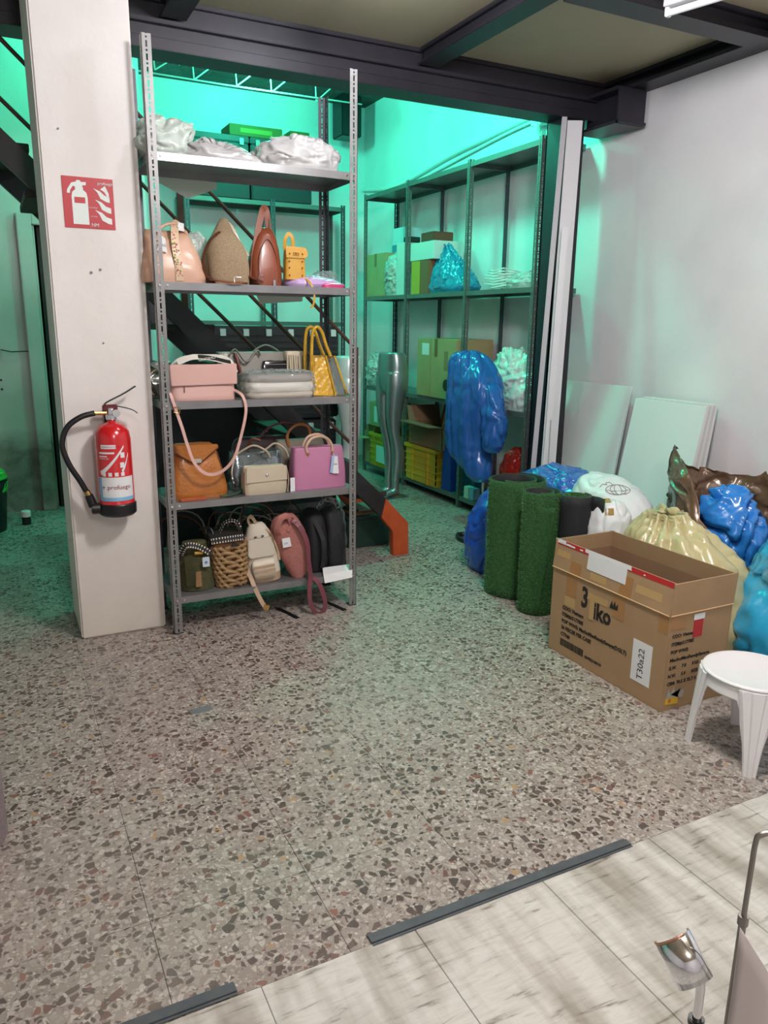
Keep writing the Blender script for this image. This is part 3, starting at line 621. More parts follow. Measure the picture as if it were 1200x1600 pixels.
for k in range(7):
    a=random.uniform(-.25,.25); z=.012+k*.02; c,s=math.cos(a),math.sin(a)
    G().tube([(x*c-y*s,x*s+y*c,z+abs(y)*.1) for x,y in ((-.1,-.15),(.1,0),(-.1,.17),(-.12,.02))],.006,6,closed=True).build('hanger',M_white,t)
crumple_bag('plastic_bag','white translucent knotted bag on the lower middle shelf behind the blue wrapped figure','bag',(3.57,4.80,Z89),[(0,0,0,.16,.30,3),(.15,0,0,.17,.31,2.6),(.28,0,.03,.13,.24,2.3),(.38,0,.08,.09,.16,2),(.44,0,.1,.04,.08,2)],mat('pale_white_bag','#c9d6d2',.3,coat=.4),.05,8,7,folds=(10,.03,1))
crumple_bag('plastic_pack','clear plastic packs hanging from the shelf left of the silver legs','pack',(3.47,7.05,Z89),[(0,0,0,.06,.14,3),(.1,0,0,.08,.16,2.6),(.2,0,0,.08,.17,2.4),(.32,0,0,.05,.1,2)],M_milky,.05,14,8)
# lower shelf
c=carton('cardboard_carton','open brown carton with lifted flaps on top of the yellow crate',(3.56,5.92,.44),.34,.6,.2,mat('brown_shade_carton','#8f6a50',.8),open_=True)
c=carton('cardboard_carton','small green lit carton stacked above the left yellow crate',(3.55,6.92,.50),.3,.34,.24,M_cg,tape=False); leftpanel(c,M_paper,.3,-.02,.06,.04,.2)
c=carton('cardboard_carton','open pale carton at the far end of the bottom shelf',(3.56,7.13,Z10),.3,.2,.26,M_cg,open_=True)
def crate(loc,label,L=.5,mm=None):
    t=thing('plastic_crate',label,'crate',loc,group='yellow plastic crates on the bottom shelf'); m=mm
    w=.34; th=.012; g=G().box(-w/2,w/2,-L/2,L/2,0,th).box(-w/2,-w/2+th,-L/2,L/2,th,.33).box(w/2-th,w/2,-L/2,L/2,th,.33).box(-w/2,w/2,-L/2,-L/2+th,th,.33).box(-w/2,w/2,L/2-th,L/2,th,.33)
    g.build('body',m,t,bevel=.003)
    G().box(-w/2-.014,w/2+.014,-L/2-.014,-L/2+.004,.30,.335).box(-w/2-.014,w/2+.014,L/2-.004,L/2+.014,.30,.335).box(-w/2-.014,-w/2+.004,-L/2,L/2,.30,.335).box(w/2-.004,w/2+.014,-L/2,L/2,.30,.335).build('rim',m,t,bevel=.003)
    for z in (.06,.12,.18,.24): G().box(-w/2-.006,-w/2,-L/2,L/2,z,z+.012).box(-w/2,w/2,-L/2-.006,-L/2,z,z+.012).build('rib',m,t)
    for y in (-L/4,L/4): G().box(-w/2-.008,-w/2,y-.006,y+.006,.0,.30).build('rib',m,t)
    return t
M_yel=mat('yellow_crate_plastic','#d3a42a',.4)
crate((3.555,5.98,Z10),'yellow plastic crate on the bottom shelf right of the silver legs',.56,M_yel)
t=crate((3.555,6.78,Z10),'yellow plastic crate on the bottom shelf left of the silver legs, with a white label',.52,M_yel)
G().box(-.18,-.178,-.14,.1,.05,.22).build('label',M_paper,t)
t=thing('paper_bag','narrow dark blue paper bag standing on the bottom shelf','bag',(3.46,5.58,Z10)); G().prism([(-.08,0),(.08,0),(.06,.42),(-.06,.42)],-.04,.04,'x').build('bag_body',mat('royal_blue_paper','#1f3f9c',.5),t,bevel=.003)
G().tube(smooth([(0,-.04,.42),(0,-.03,.5),(0,.03,.5),(0,.04,.42)],12),.004,6).build('handle',M_white,t)
t=thing('paper_bag','dark teal paper bag on the bottom shelf behind the blue one','bag',(3.6,5.45,Z10)); G().prism([(-.12,0),(.12,0),(.11,.44),(-.11,.44)],-.05,.05,'x').build('bag_body',mat('teal_paper','#24566b',.5),t,bevel=.003)
for k,(y,c,lb) in enumerate(((5.24,'#d8d2c4','small white box at the front edge of the bottom shelf'),(5.16,'#7fa8c4','small pale blue box beside the little white box on the bottom shelf'))):
    carton('small_box',lb,(3.44,y,Z10),.06,.07,.1,mat('tinybox%d'%k,c,.6),tape=False)
crumple_bag('plastic_bag','red plastic bag on the bottom shelf behind the turf rolls','bag',(3.58,4.72,Z10),[(0,0,0,.14,.16,3),(.2,0,0,.15,.18,2.6),(.4,0,0,.13,.16,2.4),(.48,0,0,.06,.08,2)],mat('red_bag','#a8251f',.35),.03,10,12)
# blue wrapped figure
t=crumple_bag('wrapped_torso','tall blue plastic bag pulled over a torso form in front of the right shelving','bag',(3.19,4.79,.36),[(0,0,-.08,.05,.05,2),(.05,0,-.06,.09,.10,2.1),(.15,0,.02,.12,.17,2.4),(.25,0,.08,.14,.20,2.6),(.42,0,.06,.15,.22,2.8),(.62,0,.03,.15,.25,3),(.76,0,.05,.14,.23,2.8),(.86,0,.11,.12,.19,2.6),(.93,0,.15,.09,.13,2.2),(.955,0,.15,.02,.03,2)],M_blueF,.022,6,2,mm=70,n=110,folds=(11,.03,.2))
crumple_bag('x','x','bag',(3.17,4.55,.62),[(0,0,0,.05,.06,2),(.1,0,0,.07,.10,2.2),(.3,0,0,.075,.10,2.2),(.45,0,.04,.05,.07,2)],M_blueF,.03,9,9) if False else None
G().tube([(0,-.12,-.36),(0,-.12,.5)],.012,12).build('stand_pole',M_chrome,t); G().lathe([(.13,-.36),(.13,-.352),(.02,-.345)],32,(0,-.12)).build('stand_base',M_chrome,t,sm=True)
g=G().loft([(.26,-.02,-.24,.05,.05,2),(.34,-.02,-.25,.075,.09,2.2),(.5,-.02,-.25,.08,.10,2.2),(.68,-.02,-.2,.07,.09,2),(.76,0,-.12,.04,.05,2)],m=40,n=60).wrinkle(.02,7,9).crease(.02,10,4); g.build('sleeve_bulge',M_blueF,t,sm=3)
# ---------------------------------------------------------------- fire sign and extinguisher
M_red=mat('sign_red','#b3202c',.4)
M_signw=mat('sign_white','#d9e2dd',.5)
t=thing('fire_sign','red square fire extinguisher sign on the white pillar above the extinguisher','sign',(.43,3.72,1.995))
G().box(-.104,.104,-.003,0,-.104,.104).build('plate',M_red,t,bevel=.0012)
g=G().prism([(-.068,-.088),(-.004,-.088),(-.004,.025),(-.008,.042),(-.02,.052),(-.02,.062),(-.052,.062),(-.052,.052),(-.064,.042),(-.068,.025)],-.0042,-.003)
g.prism([(-.05,.062),(-.022,.062),(-.022,.07),(-.008,.072),(-.006,.084),(-.028,.084),(-.03,.09),(-.044,.09),(-.046,.084),(-.066,.078),(-.084,.05),(-.086,.036),(-.074,.036),(-.072,.048),(-.06,.066)],-.0042,-.003)
g.build('extinguisher_pictogram',M_signw,t); G().box(-.058,-.014,-.005,-.0042,-.002,.022).build('pictogram_band',M_red,t)
def flame(cx,cz,s):
    L=[(.0,.0),(-.012,.012),(-.030,.052),(-.042,.058),(-.022,.0),(-.03,-.02),(.0,-.045)]
    return [(cx+a*s,cz+b*s) for a,b in [(.012,.038),(-.004,.05),(-.026,.088),(-.032,.05),(-.02,.018),(.012,.0)]]
g=G()
for (a,b,s) in ((.078,.0,1.0),(.082,-.045,1.0),(.082,-.09,1.05)):
    g.prism([(a-.056*s,b+.062*s),(a-.040*s,b+.045*s),(a-.030*s,b+.022*s),(a-.006*s,b+.010*s),(a+.008*s,b+.008*s),(a+.008*s,b+.030*s),(a-.012*s,b+.036*s),(a-.030*s,b+.052*s)],-.0042,-.003)
g.prism([(.05,.06),(.066,.05),(.078,.03),(.084,.03),(.084,.044),(.07,.075)],-.0042,-.003)
g.build('flame_pictogram',M_signw,t)
text('brand_text','profuego',.017,M_signw,t,T((.04,-.0045,.078))@FRONT); text('letters','NM',.02,M_signw,t,T((.004,-.0045,-.094))@FRONT)
text('small_text','EXTINTOR',.007,M_signw,t,T((-.001,-.0045,-.02))@FRONT); text('small_text','UNE 23033',.006,M_signw,t,T((.002,-.0045,-.055))@FRONT)
M_exr=mat('extinguisher_red','#c4141f',.22,coat=.6)
t=thing('fire_extinguisher','red fire extinguisher with black hose hanging on the white pillar','extinguisher',(.446,3.63,.632))
r=.079
G().lathe([(.01,0),(r-.01,0),(r+.003,.008),(r+.003,.055),(r,.06),(r,.35),(r-.006,.385),(r-.025,.412),(r-.052,.424),(.018,.428),(.018,.45)],48).build('cylinder',M_exr,t,sm=.6)
G().lathe([(.01,-.002),(r-.006,-.002),(r+.005,.008),(r+.006,.052),(r+.002,.058),(.02,.06)],48).build('base_boot',M_black,t,sm=.6)
def wrap(g,a0,a1,z0,z1,rr,n=24):
    vs=[];fs=[]
    for i in range(n+1):
        a=a0+(a1-a0)*i/n
        for z in (z0,z1): vs.append((rr*math.sin(a),-rr*math.cos(a),z))
    for i in range(n): fs.append((2*i,2*i+2,2*i+3,2*i+1))
    return g.add(vs,fs)
wrap(G(),-1.15,1.0,.075,.185,r+.0008).build('white_label',M_paper,t)
wrap(G(),-1.2,-.95,.075,.185,r+.0014).build('label_edge',mat('label_blue','#7fb4d8',.5),t); wrap(G(),-1.15,1.0,.075,.092,r+.0014).build('label_band',mat('label_blue','#7fb4d8',.5),t)
wrap(G(),-.85,-.0,.315,.333,r+.0012).build('label_title',M_paper,t); wrap(G(),-1.0,-.1,.292,.300,r+.0012).build('label_line',M_paper,t); wrap(G(),-1.0,-.5,.278,.283,r+.0012).build('label_line',M_paper,t)
g=G()
for (a0,z0,a1,z1,w) in ((-1.0,.21,.45,.325,.017),(.25,.215,.72,.29,.014)):
    vs=[];fs=[];n=20
    for i in range(n+1):
        f=i/n; a=a0+(a1-a0)*f; z=z0+(z1-z0)*f**1.4
        for d in (-w*(1.2-f*.9),w*.3): vs.append(((r+.0012)*math.sin(a-d*2),-(r+.0012)*math.cos(a-d*2),z+d*.8))
    for i in range(n): fs.append((2*i,2*i+2,2*i+3,2*i+1))
    g.add(vs,fs)
g.build('swoosh',M_paper,t)
for (a,z) in ((.35,.285),(.3,.24)): wrap(G(),a-.12,a+.12,z-.012,z+.012,r+.0012,6).build('pictogram',M_paper,t)
for k in range(4): wrap(G(),-.85+k*.35,-.65+k*.35,.19,.207,r+.0012,6).build('class_icon',M_paper,t)
g=G()
def wtext(s,size,a0,z,m,name):
    o=text(name,s,size,m,t,Matrix.Identity(4),extr=.0002)
    for v in o.data.vertices:
        a=a0+v.co.x/r; v.co=Vector(((r+.0018+v.co.z)*math.sin(a),-(r+.0018+v.co.z)*math.cos(a),z+v.co.y))
wtext('profuego',.029,-.60,.130,mat('dark_red_ink','#8e1f2c',.5),'brand_text'); wtext('+',.03,-.95,.128,mat('dark_red_ink','#8e1f2c',.5),'brand_mark')
wtext('EXTINTOR DE POLVO',.008,-.8,.321,M_exr,'label_text'); wtext('POLVO ABC',.008,-.95,.268,M_paper,'label_text')
G().lathe([(.02,.435),(.024,.44),(.024,.46),(.017,.462),(.016,.49),(.01,.492)],24).build('valve',M_chrome,t,sm=.6)
G().cyl((.02,-.02,.468),(.02,-.034,.468),.017,n=20).build('pressure_gauge',M_chrome,t,sm=.6)
G().strap(smooth([(-.03,0,.478),(.0,0,.50),(.05,0,.492),(.095,0,.478),(.115,0,.462)],10),.022,.004,(0,0,1)).build('carry_handle',M_black,t,bevel=.001)
G().strap(smooth([(-.03,0,.488),(-.022,0,.51),(.01,0,.528),(.06,0,.552),(.115,0,.585)],10),.022,.005,(0,0,1)).build('squeeze_lever',M_black,t,bevel=.001)
G().box(-.035,.03,-.012,.012,.474,.505).build('lever_bracket',mat('dark_red_plastic','#5d1a22',.4),t,bevel=.004)
G().cyl((-.02,-.005,.468),(-.075,-.01,.470),.009,n=14).build('hose_fitting',M_gold,t)
G().tube(smooth([(-.07,-.01,.470),(-.13,-.012,.455),(-.19,-.012,.41),(-.215,-.012,.335),(-.195,-.01,.25),(-.155,-.005,.17),(-.13,0,.115)],40),.0125,14).build('hose',M_black,t,sm=True)
G().cyl((-.13,0,.118),(-.122,0,.098),.014,n=14).build('hose_ferrule',M_gold,t); G().cyl((-.122,0,.1),(-.105,0,.045),.018,.021,n=16).build('nozzle',M_black,t,bevel=.002)
G().tube([(-.115,-.01,.035),(-.075,-.01,.035)],.026,14).build('nozzle_clip',M_black,t,bevel=.004)
G().box(-.02,.02,.075,.09,.38,.47).box(-.008,.008,.02,.09,.448,.456).build('wall_bracket',M_black,t)
# ---------------------------------------------------------------- handbags
Z0,Z1,Z2,Z3,Z4=[z+.0005 for z in SZ]
def leather(name,c,c2=None,rough=.45,coat=.1,b=('voronoi',220,.15,.001)): return mat(name,c,rough,var=(8,.3),color2=c2 or c,bump=b,coat=coat)
M_peach=leather('peach_leather','#cda68e','#c49a82'); M_brown=leather('brown_leather','#8d4a30','#7b3c26',.35,.25); M_dbrown=leather('dark_brown_leather','#5e2f20')
M_must=leather('mustard_leather','#cf9c38','#c2902f'); M_blush=leather('blush_leather','#d3aaa2','#cca29a'); M_tan=leather('tan_snake_leather','#bb7632','#a15e22',.35,.3,('voronoi',70,.5,.003))
M_pink=leather('pink_leather','#b9799c','#b06f91',.5); M_cream=leather('cream_leather','#c8bca7','#bcae98'); M_beige=leather('beige_leather','#bfa58b','#b3977c')
M_croc=mat('yellow_croc_leather','#d3a61f',.28,coat=.5,var=(20,.2),color2='#b98a14',bump=('voronoi',45,.7,.004)); M_grb=leather('grey_fabric_bag','#8b8780','#7e7a73')
M_straw=mat('woven_straw','#cdb797',.8,var=(170,.25),color2='#a88c6b',bump=('weave',110,1,.003)); M_wood=mat('woven_brown_straw','#9a7a58',.8,bump=('weave',60,.8,.003))
M_rosef=mat('rose_woven_fabric','#c48279',.7,var=(120,.2),color2='#b06f68',bump=('wave',120,.7,.002)); M_mauve=leather('mauve_strap','#7e4550','#6d3944',.3,.3)
M_olive=mat('olive_crochet','#6c6a44',.85,var=(90,.3),color2='#4d4c30',bump=('wave',70,1,.005)); M_canvas=mat('cream_canvas','#d6cdbd',.8,bump=('noise',120,.4,.002))
M_bw=mat('black_white_braid','#e0ddd4',.7)
def flatter(g,z0,z1,k): return g
def seam(parent,pts,m,name='piping',r=.0025,closed=False): return G().tube(pts,r,6,closed=closed).build(name,m,parent,sm=True)
def pattern_strap(t,pts,w,up,name='patterned_strap',base=None,ink=None,k=30):
    """white band with black zigzag pieces lying on it"""
    P_=smooth(pts,k); G().strap(P_,w,.003,up).build(name,base or M_ink,t)
    g=G(); U=Vector(up)
    for i in range(k-1):
        p,q=P_[i],P_[i+1]; tg=(q-p).normalized(); u=(U-tg*U.dot(tg)).normalized(); s=tg.cross(u)
        for sg in (-1,1):
            a=p+s*w*.5*sg; b=q+s*w*.5*sg; c=(p+q)/2+s*w*.1*sg
            for o_ in (u*.0018,-u*.0018):
                g.add([a*.8+b*.2+o_,b*.8+a*.2+o_,c+o_],[(0,1,2)])
    g.build('strap_pattern',ink or M_bw,t,kind='stuff')
# shelf 1
t=thing('handbag','peach leather tote with flower print strap on the second shelf from the top','bag',(.775,3.78,Z1))
g=G().loft([(0,0,0,.148,.095,5),(.06,0,0,.145,.095,4.5),(.14,-.005,0,.128,.078,4),(.2,-.008,0,.105,.055,3.5),(.235,-.01,0,.092,.022,3)],m=24,n=56).wrinkle(.012,9,2,zmin=.01); g.build('bag_body',M_peach,t,sm=3)
pts=smooth([(.02,-.098,.01),(.018,-.1,.08),(.01,-.088,.16),(.015,-.065,.23),(.03,-.02,.268),(.055,.02,.25),(.07,.04,.2)],20); G().strap(pts,.034,.005,(0,-1,.2)).build('strap',leather('flower_strap','#cbb18f'),t)
random.seed(8)
for nm,cc in (('pink_flower_print','#b4566b'),('green_leaf_print','#7d8a35'),('rose_flower_print','#c98a86')):
    g=G()
    for k in range(16):
        q=random.uniform(1,13); p=pts[int(q)].lerp(pts[int(q)+1],q%1); g.sphere((p.x+random.uniform(-.014,.014),p.y-.0035,p.z),random.uniform(.003,.0055),8,5,(1,.2,1))
    g.build(nm,mat(nm,cc,.7),t,kind='stuff')
G().tube(smooth([(-.06,-.06,.22),(-.03,-.05,.25),(.03,-.04,.262),(.08,-.03,.22)],12),.007,8).build('handle',M_peach,t,sm=True)
G().prism([(-.075,.14),(-.03,.13),(-.035,.19),(-.055,.205)],-.099,-.0975).build('price_tag',M_paper,t); text('tag_print','BAG',.016,M_ink,t,T((-.064,-.0995,.155))@FRONT)
G().prism([(.03,.235),(.06,.23),(.062,.265),(.035,.27)],-.05,-.048).build('price_tag',M_paper,t)
t=thing('handbag','woven brown straw bag half hidden behind the left shelf post, beside the peach tote','bag',(.612,3.88,Z1+.0)); t.location.x=.60
t.location=(.722,3.93,Z1)
G().loft([(0,-.11,0,.06,.055,4),(.12,-.115,0,.06,.05,4),(.2,-.12,0,.045,.03,3)],m=16,n=36).wrinkle(.006,10,3,zmin=.01).build('bag_body',M_wood,t,sm=3); G().tube(smooth([(-.15,-.03,.17),(-.16,-.035,.24),(-.12,-.04,.26),(-.08,-.035,.2)],14),.011,8,flat=.4).build('strap',M_peach,t,sm=True)
t=thing('backpack','light woven straw backpack with brown buckled straps on the second shelf','bag',(1.045,3.78,Z1))
g=G().loft([(0,0,0,.095,.085,3.5),(.04,.0,0,.10,.088,3),(.12,.0,0,.098,.082,2.6),(.19,-.005,0,.082,.06,2.4),(.25,-.01,0,.045,.035,2.2),(.298,-.008,0,.02,.018,2),(.305,-.008,0,.008,.008,2)],m=28,n=48).wrinkle(.006,8,5,zmin=.01); g.build('bag_body',M_straw,t,sm=3)
G().strap(smooth([(-.02,.02,.30),(.03,.03,.28),(.07,.02,.2),(.105,0,.14)],14),.02,.006,(0,-1,0)).build('flap_edge',leather('cream_edge','#b9a88c'),t)
G().tube(smooth([(-.04,-.03,.24),(-.09,-.05,.2),(-.125,-.05,.12),(-.12,-.05,.04),(-.085,-.09,.01)],20),.013,8,flat=.4).build('shoulder_strap',M_dbrown,t,sm=True)
G().strap(smooth([(-.1,-.09,.02),(-.085,-.155,.014),(-.03,-.185,.006),(.03,-.175,.01),(.05,-.11,.006)],14),.026,.004,(0,-.3,1)).build('hanging_strap',M_brown,t); G().tube([(-.02,-.19,.006),(.012,-.19,.006),(.012,-.188,.03),(-.02,-.188,.03)],.0025,6,closed=True).build('buckle',M_chrome,t)
G().tube(smooth([(.08,-.04,.05),(.115,-.08,.03),(.135,-.1,.02),(.11,-.12,.012)],12),.014,8,flat=.4).build('shoulder_strap',M_dbrown,t,sm=True); G().tube([(.12,-.12,.03),(.14,-.12,.03),(.145,-.118,.05),(.125,-.118,.05)],.002,6,closed=True).build('buckle',M_chrome,t)
crumple_bag('plastic_pack','clear plastic wrapped bag between peach tote and straw backpack','pack',(.93,3.90,Z1),[(0,0,0,.05,.05,3),(.1,0,0,.055,.05,2.6),(.2,0,0,.045,.035,2.4),(.24,0,0,.02,.015,2)],M_milky,.03,16,15)
t=thing('backpack','tall reddish brown leather backpack with a long upright handle','bag',(1.232,3.78,Z1))
G().loft([(0,0,0,.075,.07,4),(.05,0,0,.078,.072,3.5),(.15,.0,0,.07,.06,3.2),(.22,.005,0,.055,.045,2.8),(.265,.01,0,.035,.025,2.4),(.275,.01,0,.012,.01,2)],m=24,n=44).wrinkle(.005,8,6,zmin=.01).build('bag_body',M_brown,t,sm=3)
G().strap(smooth([(-.07,-.03,.04),(-.055,-.03,.16),(-.03,-.02,.28),(-.005,-.01,.355),(.012,0,.365),(.02,0,.33),(.028,0,.26)],24),.03,.006,(0,-1,0)).build('top_handle',M_brown,t)
G().strap(smooth([(.012,.02,.36),(.03,.01,.32),(.03,0,.26)],8),.026,.006,(1,-.2,0)).build('handle_back',mat('dark_olive_strap','#3b3a2c',.6),t)
seam(t,smooth([(-.05,-.07,.02),(-.045,-.066,.14),(.0,-.055,.22),(.04,-.06,.15),(.05,-.068,.02)],20),M_dbrown); G().box(.018,.03,-.079,-.074,.0,.03).build('zip_pull',M_chrome,t)
G().box(-.03,-.01,-.074,-.071,.0,.002).build('stud',M_chrome,t)
t=thing('mini_backpack','small mustard yellow studded backpack with a thin hanging strap','bag',(1.365,3.72,Z1+.035),rz=-.1)
G().loft([(0,0,0,.052,.035,5),(.1,0,0,.05,.035,5),(.14,0,0,.046,.032,4),(.152,0,0,.03,.02,3)],m=18,n=40).build('bag_body',M_must,t,sm=.8)
G().prism([(-.052,.155),(.05,.15),(.062,.12),(.05,.10),(-.048,.10)],-.042,-.036).build('flap',M_must,t,bevel=.002)
G().strap(smooth([(-.045,0,.14),(-.045,-.01,.19),(-.025,-.01,.215),(-.008,-.01,.19),(-.005,0,.145)],14),.016,.004,(0,-1,0)).build('top_handle',M_must,t)
g=G()
for x in (-.032,0.0,.032):
    for z in (.02,.055,.085,.12):
        if x or z>.1: g.sphere((x,-.0385 if z<.1 else -.0435,z),.0045,8,6)
g.build('studs',M_gold,t,kind='stuff'); G().tube([(-.014,-.045,.125),(.014,-.045,.125),(.014,-.045,.115),(-.014,-.045,.115)],.0025,6,closed=True).build('clasp',M_gold,t)
G().strap(smooth([(.045,-.03,.01),(.06,-.09,-.02),(.072,-.105,-.07),(.068,-.1,-.12),(.055,-.095,-.135)],16),.009,.003,(0,-1,0)).build('hanging_strap',M_must,t)
crumple_bag('plastic_pack','lilac and pink garment in clear plastic at the right end of the second shelf','pack',(1.475,3.76,Z1),[(0,0,0,.15,.09,3),(.02,0,0,.16,.10,2.6),(.045,-.02,0,.13,.08,2.4),(.055,-.04,0,.06,.04,2)],mat('lilac_wrap','#b79bc9',.3,coat=.6),.018,14,16)
crumple_bag('plastic_pack','bright pink folded garment lying on the lilac pack','pack',(1.55,3.68,Z1),[(0,0,0,.06,.03,3),(.018,0,0,.065,.032,2.6),(.026,0,0,.03,.015,2)],mat('hot_pink_wrap','#d0457f',.3,coat=.6),.008,20,17)
crumple_bag('plastic_pack','clear film sleeve at the right end of the second shelf','pack',(1.57,3.86,Z1),[(0,0,0,.07,.08,3),(.05,0,0,.075,.08,2.6),(.09,.02,0,.04,.05,2)],M_film,.02,16,18)
# shelf 0
M_wfilm=mat('white_wrap_film','#b4b3b3',.3,coat=.3,bump=('crease',7,.55,.02),spec=.5)
crumple_bag('plastic_bag','large pale green white crumpled bag at the left end of the top shelf','bag',(.77,3.82,Z0),[(0,0,0,.10,.15,3),(.06,-.01,0,.125,.16,2.6),(.11,.01,0,.12,.13,2.4),(.155,.03,0,.10,.09,2.2),(.175,.05,0,.04,.04,2)],mat('pale_green_wrap','#b9c4bb',.35,coat=.3),.05,8,21,n=90)
crumple_bag('plastic_sheet','crumpled translucent white plastic sheet in the middle of the top shelf','bag',(1.04,3.78,Z0),[(0,0,0,.2,.13,3),(.03,-.01,0,.2,.13,2.6),(.07,-.04,0,.14,.10,2.4),(.10,-.06,0,.05,.04,2)],M_wfilm,.045,8,22,n=90)
crumple_bag('plastic_sheet','tall crumpled white plastic sheet at the right end of the top shelf','bag',(1.40,3.78,Z0),[(0,0,0,.2,.14,3),(.05,.0,0,.215,.14,2.6),(.12,.02,0,.17,.10,2.4),(.165,.03,0,.07,.05,2)],M_wfilm,.05,8,23,n=96)
# shelf 2
t=thing('clutch_bag','blush pink flap clutch with a long looping strap on the middle shelf','bag',(.877,3.70,Z2))
G().loft([(0,0,0,.15,.06,6),(.02,0,0,.152,.062,6),(.09,0,0,.15,.05,6),(.16,0,0,.145,.03,5)],m=18,n=48).wrinkle(.004,8,3,zmin=.01).build('bag_body',M_blush,t,sm=1)
G().prism([(-.16,.165),(.157,.172),(.157,.075),(-.155,.07)],-.07,-.062).build('flap',M_blush,t,bevel=.003); G().box(-.156,.156,-.066,-.03,.160,.168).build('flap_top',M_blush,t,bevel=.002)
seam(t,[(-.095,-.064,.07),(-.095,-.064,.04)],M_mauve,'zip',.0018)
G().strap(smooth([(-.165,-.03,.06),(-.168,-.105,.035),(-.145,-.112,-.05),(-.125,-.113,-.12),(-.105,-.112,-.2),(-.075,-.112,-.29),(-.02,-.112,-.345),(.05,-.112,-.34),(.115,-.112,-.28),(.155,-.112,-.17),(.182,-.112,-.06),(.178,-.108,.0),(.165,-.09,.03),(.145,-.04,.045)],60),.015,.003,[Vector((.25,-1,0))]*61).build('strap',M_blush,t)
G().tube([(-.155,-.117,-.02),(-.13,-.117,-.025),(-.135,-.117,-.05),(-.16,-.117,-.045)],.0025,6,closed=True).build('buckle',M_gold,t)
t=thing('strap_band','black and white lettered strap lying on top of the blush clutch','strap',(.9,3.72,Z2+.172))
P_=smooth([(-.13,-.01,.002),(-.06,-.02,.028),(.02,-.02,.024),(.09,-.01,.008),(.13,.0,.0)],24); G().strap(P_,.03,.003,(0,-.75,.65)).build('band',M_bw,t); G().strap([p+Vector((0,-.0018,.0018)) for p in P_[8:]],.021,.002,(0,-.75,.65)).build('black_inlay',M_ink,t)
text('letters','ONOIHO TOUR',.02,M_bw,t,T((-.035,-.04,.008))@Rm(-.18,'Y')@FRONT@Rm(-.6,'X'),sx=1.0); G().strap(smooth([(-.15,.02,-.02),(-.1,.02,.02),(0,.03,.03),(.12,.03,.02),(.16,.02,-.05)],16),.026,.003,(0,-.5,.8)).build('band',M_bw,t)
t=thing('wrapped_bags','silver and clear wrapped bags behind the left post on the middle shelf','bag',(.72,3.9,Z2))
random.seed(5)
G().loft([(0,-.02,0,.07,.07,3),(.08,-.02,0,.075,.06,2.5),(.16,0,0,.05,.04,2)],m=18,n=40).wrinkle(.03,14,4,zmin=.01).build('pack_body',mat('silver_wrap','#9b9c9a',.25,.4,var=(16,.2),color2='#5a5c58'),t,sm=3)
for k in range(5): G().tube(smooth([(-.06+random.uniform(-.03,.03),-.1,.02),(-.08,-.12,.08+.02*k),(-.03,-.08,.14),(.03,-.06,.10)],12),.005,6,flat=.5).build('strap',(M_cream,M_dbrown,M_olive,M_black,M_chrome)[k],t,sm=True)
t=thing('shoulder_bag','grey fabric shoulder bag with long handles behind the clear wrapped stack','bag',(1.19,3.90,Z2))
G().loft([(0,0,0,.15,.05,6),(.1,0,0,.165,.05,6),(.215,0,0,.18,.03,5)],m=14,n=44).wrinkle(.006,8,7,zmin=.01).build('bag_body',M_grb,t,sm=1)
for (a,b,dy) in ((-.13,.03,-.05),(.0,.16,.02)): G().tube(smooth([(a,dy,.2),(a+.03,dy-.01,.23),((a+b)/2,dy-.02,.17 if dy<0 else .25),(b-.02,dy-.01,.225),(b,dy,.2)],20),.009,8,flat=.5).build('handle',M_grb,t,sm=True)
G().tube(smooth([(-.1,-.05,.21),(-.09,-.07,.16),(-.08,-.075,.10)],10),.008,8).build('tassel',leather('dark_red_tassel','#6b2f28'),t,sm=True)
t=thing('folded_bags','stack of three folded bags sealed in clear glossy plastic on the middle shelf','bag',(1.265,3.73,Z2))
for k,(z,h,rx,m) in enumerate(((0,.032,.17,mat('taupe_fold','#b5a596',.5)),(.032,.045,.172,mat('white_fold','#cfc9c1',.45)),(.078,.035,.165,mat('dark_taupe_fold','#7a7069',.5)))):
    G().loft([(z,0,0,rx,.09,5),(z+h*.5,0,0,rx+.006,.095,5),(z+h,0,0,rx-.004,.085,5)],m=8,n=48).wrinkle(.005,10,k,zmin=.001).build('folded_bag',m,t,sm=1)
G().loft([(.0,0,0,.182,.103,4),(.05,0,0,.187,.108,4),(.10,0,0,.182,.10,4),(.128,.01,0,.15,.08,3),(.13,.01,0,.05,.03,3)],m=30,n=90).wrinkle(.018,18,3,zmin=.004).crease(.012,26,3,.004).build('plastic_sleeve',M_film,t,sm=3)
t=thing('pouch','small shiny black pouch standing behind the wrapped stack','pouch',(1.3,3.87,Z2)); t.location=(1.30,3.845,Z2)
G().loft([(0,0,0,.07,.022,4),(.09,0,0,.075,.024,4),(.165,0,0,.07,.012,4),(.17,0,0,.05,.006,3)],m=14,n=36).wrinkle(.006,14,3,zmin=.01).build('pouch_body',mat('glossy_black_vinyl','#101118',.12,coat=1),t,sm=1); seam(t,[(-.065,-.014,.155),(.065,-.014,.155)],M_chrome,'zip',.002)
t=thing('fringed_bag','cream pleated fringe bag between the grey bag and the yellow tote','bag',(1.41,3.86,Z2))
G().loft([(0,0,0,.05,.03,4),(.2,0,0,.055,.028,4),(.215,0,0,.05,.02,4)],m=8,n=30).build('bag_body',M_cream,t,sm=1)
for k in range(9): G().tube(smooth([(-.05+k*.0125,-.034,.2),(-.052+k*.013+.003*(k%2),-.04,.1),(-.05+k*.0125,-.038,.01)],8),.0055,6).build('fringe',M_cream,t,sm=True)
t=thing('handbag','bright yellow crocodile tote with clear side panel and tall handles','bag',(1.525,3.73,Z2),rz=-.12)
Wd=.088
g=G(); 
